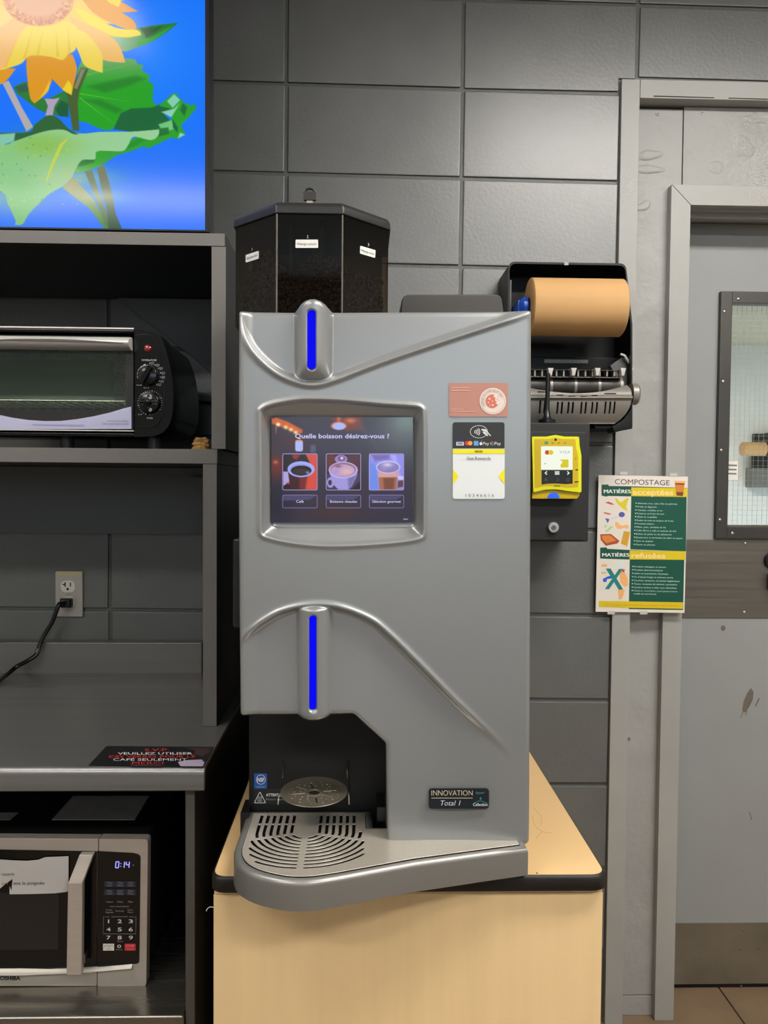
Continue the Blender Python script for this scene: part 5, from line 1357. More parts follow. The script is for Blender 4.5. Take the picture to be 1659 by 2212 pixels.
p_.text('byper', 1028, 1714.5, 5, M_teal, 19, shear=0.25).text('Cafection', 1022, 1741, 6.8, M_w, 31.5, bold=0.005)
p_.line(spline([(1024, 1735), (1034, 1730.5), (1042, 1731), (1052, 1735)], 5), 1.2, M_teal).poly(circle(1038, 1725, 1.7, 2.6), M_teal)
p_.done('print', s_)

# --- drip tray
ZR = EYE - 0.4865                  # level of the tray's top plate
tb = [(531, 1758), (514.6, 1807), (505.5, 1838), (505.5, 1855), (514.6, 1872), (531, 1884), (551.5, 1893), (580, 1901), (613, 1907), (650, 1909), (690, 1906), (736, 1899), (900, 1868.5), (1064, 1846), (1141, 1836)]
tp_ = [G(x_, y_, ZR - 0.004) for x_, y_ in tb]
yb = NB - 0.004
T2 = [(p.x, p.y) for p in tp_]
xrt = T2[-1][0]
T2 = spline(T2[2:12], 5) + T2[12:]
T2 = [(T2[0][0], yb)] + T2 + [(xrt, YMc + 0.075), (PX(840, 1800, YMc) + 0.01, YMc + 0.075), (PX(836, 1790, 1.13), YMc + 0.05), (PX(806, 1790, 1.13), YMc + 0.05), (PX(804, 1770, 1.19), yb)]
def inset(poly, d):
    n = len(poly); out = []
    area = sum(poly[i][0] * poly[(i + 1) % n][1] - poly[(i + 1) % n][0] * poly[i][1] for i in range(n))
    sg = 1 if area > 0 else -1
    for i in range(n):
        p0, p1, p2 = (np.array(poly[j % n]) for j in (i - 1, i, i + 1))
        a, b2 = p1 - p0, p2 - p1; a = a / (np.linalg.norm(a) + 1e-9); b2 = b2 / (np.linalg.norm(b2) + 1e-9)
        na, nb2 = np.array([-a[1], a[0]]) * sg, np.array([-b2[1], b2[0]]) * sg
        m_ = na + nb2; m_ = m_ / max(0.35, 1 + na.dot(nb2)); out.append(tuple(p1 + m_ * d))
    return out
ring_z = lambda ins, z: [(x_, y_, z) for x_, y_ in inset(T2, ins)]
trb = MB(); rr = 0.007
rgs = [ring_z(0.006, ZT + 0.0012), ring_z(0.0, ZT + 0.005)]
rgs += [ring_z(0.0, ZR - rr - 0.001)]
for k in range(1, 6):
    t = math.pi / 2 * k / 5; rgs.append(ring_z(rr * (1 - math.cos(t)), ZR - rr - 0.001 + rr * math.sin(t)))
rgs.append(ring_z(rr + 0.003, ZR - 0.0016)); rgs.append(ring_z(rr + 0.0034, ZR - 0.006))
trb.loft(rgs)
tray = trb.build('drip_tray', M_traybody, cm_, angle=40)
gx, gy = G(657, 1800, ZR).x, 1.115
gx = -0.0755
def slot_sdf(X, Y):
    base = poly_sdf(inset(T2, rr + 0.0038), X, Y)
    dx = X - gx; dy = np.minimum(Y - gy, 0); rho = np.sqrt(dx * dx + dy * dy)
    k = np.clip(np.round((rho - 0.0195) / 0.0095), 0, 9); dsl = np.abs(rho - (0.0195 + 0.0095 * k)) - 0.0021
    ang = np.arctan2(gy - Y, np.abs(dx))                            # > 0 towards the viewer
    lim = np.maximum.reduce([np.abs(dx) - 0.0815, Y - 1.1775, -(poly_sdf(inset(T2, 0.0195), X, Y)), np.where(Y < gy, 0.0045 - np.abs(dx), -1.0),
                             0.0028 - np.abs((gy - Y) * math.cos(0.30) - np.abs(dx) * math.sin(0.30) - 0.0005), 0.0024 - np.abs(Y - 1.142)])
    hole = np.maximum(dsl, lim)
    return np.minimum(base, hole)
xs0, xs1 = min(p[0] for p in T2), max(p[0] for p in T2); ys0 = min(p[1] for p in T2)
def gpos(U, V): return np.stack([U, V, np.full(U.shape, ZR)], 1)
sdf_sheet('tray_grate', slot_sdf, (xs0, ys0, xs1, yb), 0.00105, gpos, M_chrome, tray, (0, 0, -0.0006))
MB().ngon([(x_, y_, ZR - 0.0052) for x_, y_ in inset(T2, rr + 0.004)]).build('slot_shade_sheet', M_black, tray, smooth=False)  # flat black sheet: the dark under the grate slots is put into its colour

# --- hinged cup stand on two wires
ZD = EYE - 0.434; dc = G(678.5, 1712, ZD); RD = 0.0468
def disc_sdf(X, Y):
    r_ = np.sqrt(X * X + Y * Y); a = np.arctan2(Y, X)
    d = RD - r_
    d = np.minimum(d, r_ - 0.0078)
    for k in range(8):
        t = k * math.pi / 4 + 0.2; c, s = math.cos(t), math.sin(t); al = X * c + Y * s; ac = -X * s + Y * c
        d = np.minimum(d, np.maximum(np.abs(al - 0.0225) - 0.0098, np.abs(ac) - 0.0012))
    for k in range(40):
        t = k * 2 * math.pi / 40 + 0.1; rr_ = (0.0205, 0.0275, 0.0345)[k % 3]; 
        d = np.minimum(d, np.hypot(X - rr_ * math.cos(t), Y - rr_ * math.sin(t)) - 0.00125)
    return d
tl = math.radians(4.0)
def dpos(U, V):
    r_ = np.hypot(U, V); z = np.where(r_ > 0.039, (r_ - 0.039) * 0.28, 0) + np.exp(-((r_ - 0.0095) / 0.0018) ** 2) * 0.0012
    return np.stack([dc.x + U, dc.y + V * math.cos(tl) - z * math.sin(tl), ZD + V * math.sin(tl) + z * math.cos(tl)], 1)
M_disc = mat('stand_steel', (118, 111, 96), 0.32, 0.6)
std = sdf_sheet('cup_stand', disc_sdf, (-0.048, -0.048, 0.048, 0.048), 0.0008, dpos, M_disc, cm_, (0, 0.0001, -0.0014))
for s, x_top, x_low in ((-1, 611, 606), (1, 752, 749)):
    q0 = P(x_top, 1654, NB - 0.002); ex = dc.x + s * (RD + 0.0015)
    path = [q0 + Vector((0, 0.004, 0)), q0, Vector((q0.x - s * 0.0005, NB - 0.012, q0.z - 0.014)), Vector((q0.x - s * 0.001, NB - 0.02, ZD + 0.022)), Vector((ex, dc.y + 0.022, ZD + 0.006)), Vector((ex, dc.y + 0.002, ZD + 0.0015)), Vector((ex + s * 0.0005, dc.y - 0.008, ZD - 0.006)), Vector((ex + s * 0.001, dc.y - 0.010, ZD - 0.013))]
    MB().tube(spline([tuple(p) for p in path], 4), 0.0011, 8).build('wire_arm', M_screw, std)
    MB().box(q0.x - 0.0022, q0.x + 0.0022, NB - 0.0015, NB + 0.001, q0.z - 0.004, q0.z + 0.006).build('arm_slot', M_ink, cm_)

# --- bean hopper
YH = 1.13
hb_, ht_ = PZ(668, 662, YH), PZ(668, 463, YH)
lidt = PZ(668, 436.5, YH)
fx0, fx1 = PX(598, 560, YH), PX(739.5, 560, YH)
YHs = 1.196
ex0, ex1 = PX(509, 560, YHs), PX(838.5, 560, YHs)
plan_h = [(fx0, YH), (fx1, YH), (ex1, YHs), (ex1, 1.33), (fx1, 1.38), (fx0, 1.38), (ex0, 1.33), (ex0, YHs)]
hop = MB()
zb0 = ztop - 0.003
def pl(z, g): 
    mx = (fx0 + fx1) / 2; my = 1.25
    return [(mx + (x_ - mx) * g, my + (y_ - my) * g, z) for x_, y_ in plan_h]
M_hglass = glassy('hopper_glass', (168, 154, 134), 1.0, 0.04)
hopper = MB().loft([pl(zb0 + 0.004, 1.0), pl(ht_ + 0.004, 1.0)], False, False).build('bean_hopper', M_hglass, cm_, angle=10)
MB().loft([pl(zb0 - 0.001, 0.985), pl(zb0 + 0.010, 0.985)]).build('hopper_base', M_black, hopper, bevel=0.001, angle=20)
lid = MB().loft([pl(ht_, 0.99), pl(ht_, 1.03), pl(lidt - 0.006, 1.022), pl(lidt, 0.985)]).build('lid', mat('lid_black', (30, 30, 31), 0.4, spec=0.5), hopper, bevel=0.0018, angle=30)
# light catching corner posts, dividers, liner
for x_, y_ in ((fx0, YH), (fx1, YH)):
    MB().cyl((x_, y_ - 0.0006, zb0 + 0.005), (x_, y_ - 0.0006, ht_ - 0.0005), 0.0012, n=12).build('corner_post', mat('clear_edge', (120, 116, 106), 0.12, 0.3, spec=0.8), hopper)
lin_ = MB()
for x_ in (PX(634, 560, 1.20), PX(697, 560, 1.20)): lin_.box(x_ - 0.0015, x_ + 0.0015, 1.15, 1.36, zb0 + 0.011, ht_ - 0.002)
lin_.build('divider', M_black, hopper)
MB().box(ex0 + 0.006, ex1 - 0.006, 1.325, 1.328, zb0 + 0.011, ht_ - 0.002).build('back_liner', mat('liner_brown', (120, 104, 78), 0.6), hopper)
# coffee beans heaped behind the panes
base_bean = []
nb_, mb_ = 8, 5
bean_v = [(math.cos(-math.pi / 2 + math.pi * k / mb_) * math.cos(2 * math.pi * i / nb_), math.cos(-math.pi / 2 + math.pi * k / mb_) * math.sin(2 * math.pi * i / nb_), math.sin(-math.pi / 2 + math.pi * k / mb_)) for k in range(mb_ + 1) for i in range(nb_)]
bean_f = [(k * nb_ + i, k * nb_ + (i + 1) % nb_, (k + 1) * nb_ + (i + 1) % nb_, (k + 1) * nb_ + i) for k in range(mb_) for i in range(nb_)]
bv = np.array(bean_v) * np.array([0.0042, 0.003, 0.0024]); bf = np.array(bean_f)
BV, BF = [], []
inx = [(p[0], p[1]) for p in pl(0, 0.965)]
cnt = 0
def surf(x_): 
    u = (x_ - fx0) / (fx1 - fx0)
    return zb0 + 0.011 + (0.072 if 0 <= u <= 1 else (0.080 - 0.03 * max(0, -u - 0.3) if u < 0 else 0.080 - 0.045 * (u - 1))) - 0.012 * math.sin(u * 7)
tries = 0
while cnt < 1500 and tries < 40000:
    tries += 1
    x_ = random.uniform(ex0, ex1); y_ = random.uniform(YH, 1.27)
    if y_ > 1.165 + (0.05 if (x_ < fx0 or x_ > fx1) else 0): continue
    dd = float(poly_sdf(inx, np.array([x_]), np.array([y_]))[0])
    if dd < 0.004 or dd > 0.02: continue
    z_ = zb0 + 0.012 + random.random() * (surf(x_) - zb0 - 0.011)
    R_ = np.array(Matrix.Rotation(random.random() * 6.28, 3, 'Z') @ Matrix.Rotation(random.random() * 6.28, 3, 'X') @ Matrix.Rotation(random.random() * 6.28, 3, 'Y'))
    BV.append(bv @ R_.T + np.array([x_, y_, z_])); BF.append(bf + cnt * len(bv)); cnt += 1
beans = raw_object('coffee_beans', np.concatenate(BV), np.concatenate(BF), mat('coffee_bean', (74, 46, 26), 0.35, noise=(120, 0.4)), hopper)
beans['kind'] = 'stuff'
fillm = MB(); seg_x = np.linspace(ex0 + 0.012, ex1 - 0.012, 24)
def fy(x_): return YH + 0.024 if fx0 <= x_ <= fx1 else YH + 0.024 + (YHs - YH) * ((fx0 - x_) / (fx0 - ex0) if x_ < fx0 else (x_ - fx1) / (ex1 - fx1))
v_ = []
for x_ in seg_x: v_ += [(x_, fy(x_), zb0 + 0.0105), (x_, fy(x_), surf(x_) - 0.004), (x_, 1.32, surf(x_) + 0.01)]
f_ = []
for i in range(len(seg_x) - 1):
    for j in range(2): f_.append((3 * i + j, 3 * i + 3 + j, 3 * i + 4 + j, 3 * i + 1 + j))
fillm.add(v_, f_); fillm.build('bean_bulk', mat('coffee_bean'), hopper)
# labels on its three panes
def pane_place(p0, p1):
    """point where a pixel's ray meets the upright pane through p0, p1"""
    p0 = np.array([p0[0], p0[1], 0.0]); e = np.array([p1[0], p1[1], 0.0]) - p0; nrm = np.array([e[1], -e[0], 0]) / np.linalg.norm(e)
    def f(px, py, layer=1):
        d = ray(px, py); o = np.array([0, 0, EYE]); q0 = p0 + nrm * (0.0004 * layer)
        t = (q0 - o).dot(nrm) / d.dot(nrm); return Vector(o + d * t)
    return f
M_lab = mat('hopper_label', (228, 226, 220), 0.5)
for pts, pp, num, nx, ny, txt, tx0, ty0, tw, slope in (
        ([(530.5, 551), (559, 541.5), (559, 558.5), (530.5, 567.5)], pane_place((ex0, YHs), (fx0, YH)), '1', 544.5, 541.5, 'Espresso Bar', 533, 560.5, 23, -0.33),
        ([(638.5, 517.5), (687, 517.5), (687.5, 535.5), (638, 535.5)], pane_place((fx0, YH), (fx1, YH)), '2', 664.5, 514.5, 'Mélange velouté', 642, 529, 41, 0.0),
        ([(778, 530.5), (811.5, 540.5), (810.5, 557.5), (777.5, 547.5)], pane_place((fx1, YH), (ex1, YHs)), '3', 796, 531.5, 'Mélange corsé', 780.5, 542.5, 27.5, 0.30)):
    p_ = Print(pp)
    p_.poly(round_poly(pts, 2, 4), M_lab, 1); p_.text(txt, tx0, ty0, 5.2, M_gtx, tw, slope=slope, layer=2); p_.text(num, nx, ny, 6.4, M_lett, None, 'c', layer=1)
    p_.done('blend_label', hopper, label='white blend label number ' + num)
# key in the lid lock
kc = P(669, 438, 1.145); kz = lidt
MB().box(kc.x - 0.0042, kc.x + 0.0042, 1.145, 1.1472, kz - 0.004, kz + 0.0085).build('key_blade', mat('brass_key', (222, 200, 160), 0.3, 0.9), hopper)
kb = MB(); w_ = 0.0088
prk = rect(-w_, 0.0075, w_, 0.0190, 0.002)
kb.prism([(kc.x + a, 1.1433, kz + b_) for a, b_ in prk], (0, 0.0055, 0))
arch = [(kc.x + w_ * 0.86 * math.cos(t), 1.146, kz + 0.0178 + 0.0062 * math.sin(t)) for t in np.linspace(0, math.pi, 12)]
kb.tube(arch, 0.0019, 8)
kb.build('key_bow', mat('key_black', (34, 34, 35), 0.45), hopper, bevel=0.0006)

# --- rear canister cover
YV = 1.42
cv0 = [(865, 690), (868, 648), (872, 640), (880, 636), (1072, 635.5), (1079, 638), (1084, 645), (1090, 690)]
MB().prism([P(a, b_, YV) for a, b_ in cv0], (0, 0.12, 0)).build('canister_cover', mat('cover_grey', (56, 54, 51), 0.55), cm_, bevel=0.004, segs=3)
MB().box(PX(860, 690, YV), PX(1092, 690, YV), YV - 0.004, YV + 0.13, ztop - 0.006, PZ(950, 688, YV)).build('canister_base', M_cmb, cm_)

# ================================================================== PAPER TOWEL DISPENSER
M_dsp = mat('dispenser_black', (12, 12, 13), 0.4, spec=0.28)
M_dgrey = mat('dispenser_grey', (132, 128, 122), 0.4, 0.35)
M_dlight = mat('dispenser_inner', (74, 74, 73), 0.45)
YP = 1.775                         # front rim of its shell
dsp = thing('towel_dispenser', 'open black paper towel dispenser on the wall above the card reader', 'dispenser', P(1230, 930, WALL))
sh = round_poly([(1098, 565), (1352, 569), (1366, 700), (1366, 925), (1286, 925), (1286, 905), (1092, 905), (1097, 640)], [16, 16, 0, 4, 2, 2, 4, 0], 5)
shp = [P(a, b_, YP) for a, b_ in sh]
ic = Vector((sum(p.x for p in shp) / len(shp), 0, sum(p.z for p in shp) / len(shp)))
def ins(p, d):
    v = Vector((p.x - ic.x, 0, p.z - ic.z)); L_ = v.length; return Vector((p.x - v.x / L_ * d, p.y, p.z - v.z / L_ * d))
outr = [[Vector((p.x, y_, p.z)) for p in shp] for y_ in (WALL - 0.003, YP)]
innr = [[ins(Vector((p.x, y_, p.z)), 0.005) for p in shp] for y_ in (YP, WALL - 0.012)]
MB().loft([outr[0], outr[1], innr[0], innr[1]]).build('shell', M_dsp, dsp, angle=40)
il = MB().box(innr[1][-1].x + 0.004, innr[1][-1].x + 0.008, YP + 0.02, WALL - 0.013, PZ(1110, 720, YP), PZ(1110, 600, YP)).build('lit_side_lining', M_dlight, dsp)  # lighter plate: the lit inner left wall is put into its grey
RC = P(1241, 664.5, 1.735); RR = 0.0605
# roll holders
hx_ = P(1131, 650, 1.735)
hub_b = MB().tube([(RC.x - 0.118, 1.735, RC.z), (RC.x - 0.112, 1.735, RC.z), (RC.x - 0.104, 1.735, RC.z), (RC.x - 0.099, 1.735, RC.z)], [0.012, 0.021, 0.021, 0.016], 24).box(RC.x - 0.121, RC.x - 0.115, 1.735, WALL - 0.013, RC.z - 0.014, RC.z + 0.014)
hub_b.build('blue_hub', mat('hub_blue', (24, 84, 196), 0.3), dsp, bevel=0.001, label='blue roll hub')
MB().box(RC.x + 0.106, RC.x + 0.110, 1.72, WALL - 0.013, RC.z - 0.012, RC.z + 0.012).cyl((RC.x + 0.1015, 1.735, RC.z), (RC.x + 0.113, 1.735, RC.z), 0.005).build('roll_arm', M_dgrey, dsp, bevel=0.0005)
roll = thing('paper_towel_roll', 'brown paper towel roll mounted in the open dispenser', 'paper roll', (RC.x, 1.735, RC.z))
M_roll = mat('kraft_roll', (192, 150, 98), 0.75, streak=(3, 90, 90, 0.05))
prof = [(-0.0985, 0.022), (-0.0985, RR - 0.003), (-0.096, RR), (0.0985, RR), (0.101, RR - 0.003), (0.101, 0.022)]
MB().loft([[(RC.x + x_, 1.735 + r_ * math.cos(2 * math.pi * i / 56), RC.z + r_ * math.sin(2 * math.pi * i / 56)) for i in range(56)] for x_, r_ in prof], False, False).build('paper', M_roll, roll, angle=50)
MB().loft([[(RC.x + x_, 1.735 + r_ * math.cos(2 * math.pi * i / 30), RC.z + r_ * math.sin(2 * math.pi * i / 30)) for i in range(30)] for x_, r_ in ((-0.0986, 0.0222), (-0.0986, 0.0185), (0.1011, 0.0185), (0.1011, 0.0222))], False, False).build('core', mat('core_card', (150, 116, 76), 0.8), roll)
# feed mechanism
MB().pbox((1120, 770), (1345, 800), 1.86, WALL - 0.0125).build('mechanism_plate', M_dsp, dsp, bevel=0.002)
MB().pbox((1176, 776), (1270, 785), 1.8585, 1.8597).build('label_strip', M_dgrey, dsp)
MB().pbox((1100, 812.5), (1343, 816.5), 1.765, 1.80).pbox((1100, 797.5), (1342, 800.0), 1.758, 1.775).build('feed_bar', M_dgrey, dsp, bevel=0.0006)
for k in range(13):
    x_ = 1154 + k * 15.6
    MB().pbox((x_, 799), (x_ + 3.2, 813), 1.762, 1.782).build('feed_rib', M_dgrey, dsp)
for x_ in (1189.5, 1239.5, 1291, 1346):
    a, b_ = P(x_, 797, 1.75), P(x_, 812, 1.755)
    MB().loft([[(a.x - 0.0062, 1.748, a.z + 0.002), (a.x + 0.0062, 1.748, a.z + 0.002), (a.x + 0.0062, 1.775, a.z + 0.002), (a.x - 0.0062, 1.775, a.z + 0.002)],
               [(a.x - 0.0045, 1.748, a.z - 0.004), (a.x + 0.0045, 1.748, a.z - 0.004), (a.x + 0.0045, 1.775, a.z - 0.004), (a.x - 0.0045, 1.775, a.z - 0.004)],
               [(a.x - 0.003, 1.75, b_.z), (a.x + 0.003, 1.75, b_.z), (a.x + 0.003, 1.77, b_.z), (a.x - 0.003, 1.77, b_.z)]]).build('feed_finger', mat('finger_light', (196, 192, 186), 0.35), dsp, bevel=0.0006)
rl = P(1235, 835, 1.795)
rx0_, rx1_ = PX(1096, 835, 1.795), PX(1342, 835, 1.795)
MB().cyl((rx0_, 1.795, rl.z), (rx1_, 1.795, rl.z), 0.022, n=28).build('feed_roller', mat('roller_dark', (48, 45, 42), 0.45), dsp)
for x_ in (1187, 1239, 1290, 1337):
    q = PX(x_, 835, 1.795); MB().cyl((q - 0.003, 1.795, rl.z), (q + 0.003, 1.795, rl.z), 0.0228, n=24).build('roller_ring', M_dgrey, dsp)
# grey curved housing with slots
top = spline([(1095, 826), (1125, 830), (1152, 837.5), (1180, 843), (1215, 847.5), (1245, 849), (1280, 847.5), (1310, 843), (1338, 836), (1361, 829)], 3)
hs = top + [(1366, 840), (1365, 862), (1361, 880), (1354, 894), (1344, 906), (1333, 914.5), (1095, 913)]
YHg = 1.748
def hpos(U, V):
    W = np.array([P(a, b_, YHg) for a, b_ in zip(U, V)])
    W[:, 1] += 0.018 * np.clip((V - 862) / 50, 0, 1) ** 2 * 1.0 + 0.022 * np.clip((862 - V) / 34, 0, 1) ** 2 - 0.006 * np.exp(-((V - 859) / 4.0) ** 2)
    return W
slots = [(x_, 864.5, 893) for x_ in (1167, 1177)] + [(x_, 868, 893.5) for x_ in (1205, 1214.5, 1228.5, 1238, 1256.5, 1266, 1280, 1290)] + [(x_, 867, 893.5) for x_ in (1308.5, 1318.5, 1328)]
thin = [(1162, 1180, 846), (1202, 1218, 853.5), (1227, 1243, 856), (1252, 1268, 856.5), (1277, 1293, 854.5), (1306, 1332, 850)]
def house_sdf(U, V):
    d = poly_sdf(hs, U, V)
    for x_, y0_, y1_ in slots: d = np.minimum(d, np.hypot(U - x_ + (V - 880) * 0.03, np.clip(V, y0_ + 2, y1_ - 2) - V) - 2.0)
    for xa, xb, y_ in thin: d = np.minimum(d, np.hypot(np.clip(U, xa + 1, xb - 1) - U, V - y_) - 1.1)
    return d
sdf_sheet('front_housing', house_sdf, (1095, 826, 1367, 915), 0.95, hpos, M_dgrey, dsp, (0, 0.006, 0))
MB().prism([P(a, b_, YHg) + Vector((0, 0.026, 0)) for a, b_ in [(1097, 848), (1150, 853), (1245, 858), (1340, 850), (1356, 862), (1338, 899), (1097, 899)]], (0, 0.015, 0)).build('housing_core', M_dsp, dsp, smooth=False)
w_ = P(1364, 852, 1.78)
MB().tube([(w_.x - 0.004, 1.775, w_.z), (w_.x + 0.008, 1.775, w_.z), (w_.x + 0.012, 1.775, w_.z), (w_.x + 0.013, 1.775, w_.z)], [0.024, 0.024, 0.021, 0.006], 30).build('feed_wheel', M_dgrey, dsp, bevel=0.0)
MB().prism([P(a, b_, 1.80) for a, b_ in [(1318, 790), (1343, 772), (1352, 775), (1366, 800), (1366, 840), (1345, 840), (1330, 812)]], (0, 0.012, 0)).build('side_plate', M_dlight, dsp, bevel=0.001)
MB().tube([P(1340, 765, 1.79), P(1349, 768, 1.79), P(1361, 787, 1.79), P(1366, 800, 1.79)], 0.003, 8).build('release_lever', mat('finger_light'), dsp)
MB().prism([P(a, b_, 1.765) for a, b_ in [(1334, 915), (1346, 907), (1357, 893), (1365, 880), (1366, 926), (1344, 930), (1328, 934), (1322, 922)]], (0, 0.05, 0)).build('lower_bracket', M_dsp, dsp, bevel=0.0015)
MB().pbox((1219, 566), (1228, 573), YP - 0.0012, YP - 0.0002).build('rim_catch', M_dgrey, dsp)

# ================================================================== PAYMENT TERMINAL
YX = 1.70
M_box = mat('terminal_box_black', (34, 34, 36), 0.5, spec=0.4)
tm = thing('payment_terminal', 'yellow card reader on a black locked wall box, right of the coffee machine', 'card reader', P(1200, 1170, WALL))
tx0 = PX(1050, 1050, YX); txr = PX(1273, 1050, YX); tz1, tz0_ = PZ(1210, 913, YX), PZ(1210, 1170, YX)
MB().box(tx0, txr, YX + 0.001, WALL - 0.004, tz0_, tz1).build('box', M_box, tm, bevel=0.003)
MB().box(tx0, PX(1263, 1050, YX), YX - 0.004, YX + 0.0008, tz0_ + 0.003, PZ(1210, 933, YX)).build('box_door', M_box, tm, bevel=0.002)
c = P(1194, 1139, YX - 0.004); M_lk = mat('lock_chrome', (196, 200, 198), 0.25, 0.5)
lk = MB().tube([(c.x, c.y, c.z), (c.x, c.y - 0.008, c.z), (c.x, c.y - 0.0096, c.z)], [0.0112, 0.0112, 0.0094], 28).build('key_lock', M_lk, tm, angle=30)
MB().tube([(c.x, c.y - 0.0095, c.z), (c.x, c.y - 0.0112, c.z)], [0.0055, 0.005], 20).build('lock_cylinder', mat('lock_dark', (120, 122, 122), 0.3, 0.5), lk)
MB().box(c.x - 0.0005, c.x + 0.0005, c.y - 0.0117, c.y - 0.011, c.z - 0.0022, c.z + 0.0022).build('keyhole', M_ink, lk)
YRd = 1.657
M_ry = mat('reader_yellow', (226, 226, 6), 0.35, spec=0.45); M_ryd = mat('reader_face', (206, 176, 10), 0.4)
bz_ = round_poly([(1149, 943), (1180, 943), (1190, 941.2), (1200, 939.5), (1210, 941.2), (1219, 943), (1251, 943), (1252, 962), (1256, 984), (1256, 1060), (1255, 1064), (1228, 1061), (1200, 1056.5), (1176, 1058), (1152, 1064)], [4, 14, 14, 10, 14, 14, 4, 30, 30, 0, 3, 40, 60, 40, 4], 4)
MB().prism([P(a, b_, YRd) for a, b_ in bz_], (0, 0.03, 0)).build('reader_housing', M_ry, tm, bevel=0.0022, segs=3)
MB().prism([P(a, b_, YRd) + Vector((0, -0.0004, 0)) for a, b_ in round_poly([(1154, 948.5), (1185, 948.5), (1200, 945), (1216, 948.5), (1243, 948.5), (1244, 966), (1249, 986), (1249, 1052), (1228, 1053), (1200, 1049.5), (1176, 1050), (1155, 1055)], [3, 16, 12, 16, 3, 30, 30, 3, 40, 60, 40, 3], 4)], (0, 0.002, 0)).build('reader_face', M_ryd, tm)
MB().prism([P(a, b_, YRd) + Vector((0, 0.006, 0)) for a, b_ in [(1151, 1050), (1176, 1050), (1200, 1049), (1228, 1053), (1256, 1055), (1254, 1070), (1249, 1078), (1150, 1078)]], (0, 0.034, 0)).build('reader_chin', M_ryd, tm, bevel=0.002)
MB().prism([P(a, b_, YRd) + Vector((0, 0.0045, 0)) for a, b_ in circle(1197, 1076, 13, 12, 16, math.pi, 2 * math.pi)], (0, 0.006, 0)).build('blue_light', mat('reader_blue', (20, 96, 255), 0.4, emit=1.1), tm, label='glowing blue light under the card reader')
sc2 = Print(on_plane(YRd - 0.0006)); M_lcd = mat('reader_lcd', (246, 250, 232), 0.4, emit=0.95); M_key = mat('reader_keys', (18, 24, 18), 0.3)
sc2.poly(rect(1168.5, 964, 1237, 1015, 2.5), M_lcd, 1).poly([(1170, 1015.3), (1237, 1015.3), (1237, 1044.5), (1222, 1045.5), (1200, 1044), (1184, 1044.5), (1170, 1046.5)], M_key, 1)
M_lr, M_ly, M_lb, M_lg = mat('lcd_red', (216, 60, 50), 0.4, emit=0.8), mat('lcd_yellow', (228, 210, 10), 0.4, emit=0.85), mat('lcd_blue', (150, 170, 205), 0.4, emit=0.8), mat('lcd_green', (60, 190, 140), 0.4, emit=0.6)
sc2.poly(circle(1182, 977.3, 4.9, n=20), M_lr, 2).poly(circle(1190, 977.3, 5.2, n=20), M_ly, 3).text('VISA', 1209, 979.3, 6, M_lb, 22, shear=0.2, spacing=1.2).poly(rect(1211, 992.5, 1228, 1010, 1.5), M_ly, 2)
sc2.poly([(1211, 996), (1214, 995), (1215, 999), (1213, 1002), (1211, 1003)], M_lcd, 3).poly(circle(1177.8, 1001.5, 1.5), M_lb, 2)
sc2.line([(1181.5, 1018.5), (1177.5, 1021.8), (1181.5, 1025)], 2.6, M_lcd, 2).line([(1225.5, 1018.5), (1229.5, 1021.8), (1225.5, 1025)], 2.6, M_lcd, 2)
for k in range(3): sc2.line([(1198.5, 1019 + 2.7 * k), (1208.5, 1019 + 2.7 * k)], 1.8, M_lcd, 2)
M_kg = mat('key_grey', (104, 108, 104), 0.5)
sc2.line([(1176.5, 1033.5), (1182, 1039)], 0.9, M_kg, 2).line([(1182, 1033.5), (1176.5, 1039)], 0.9, M_kg, 2).ring(circle(1227, 1036.5, 3.4, n=20), circle(1227, 1036.5, 2.6, n=20), M_kg, 2)
sc2.line([(1202, 1034), (1207, 1034), (1207.5, 1038), (1202, 1039)], 0.9, M_kg, 2)
sc2.poly(circle(1200.3, 949.8, 2.7, n=18), M_ink, 1).poly(rect(1176.5, 953.8, 1184.3, 959.5, 1), M_lg, 1)
for x_ in (1191, 1204, 1217.5): sc2.line([(x_, 957), (x_ + 6, 957)], 1.6, mat('olive_mark', (120, 104, 10), 0.5))
sc2.text('NAYAX', 1197, 1051.5, 3.6, mat('olive_dark', (70, 60, 10), 0.5), 13, bold=0.03)
sc2.line([(1243, 1015.5), (1249, 1014.5)], 2.2, M_ink).line([(1241, 1041), (1250, 1040.5)], 2.0, M_ink).line([(1244, 989), (1243.5, 993)], 1.0, M_ink)
sc2.done('display', tm)
an = thing('antenna', 'thin black rod antenna standing on the black reader box', 'antenna', P(1186, 912, YX))
ab = Vector((PX(1186, 905, YX - 0.0), YX + 0.0195, tz1 + 0.0004)); an.location = ab; ORG[an.name] = ab
MB().tube([ab, ab + Vector((0, 0, 0.007)), ab + Vector((0, 0, 0.008))], [0.0178, 0.0178, 0.014], 28).build('base', M_black, an, angle=30)
MB().tube([ab + Vector((0, 0, 0.0075)), ab + Vector((0, 0, 0.014)), ab + Vector((0, 0, 0.03)), ab + Vector((0.0005, 0, 0.06)), ab + Vector((0.001, 0, 0.105))], [0.0125, 0.0075, 0.0052, 0.0048, 0.0046], 16).build('rod', M_black, an)

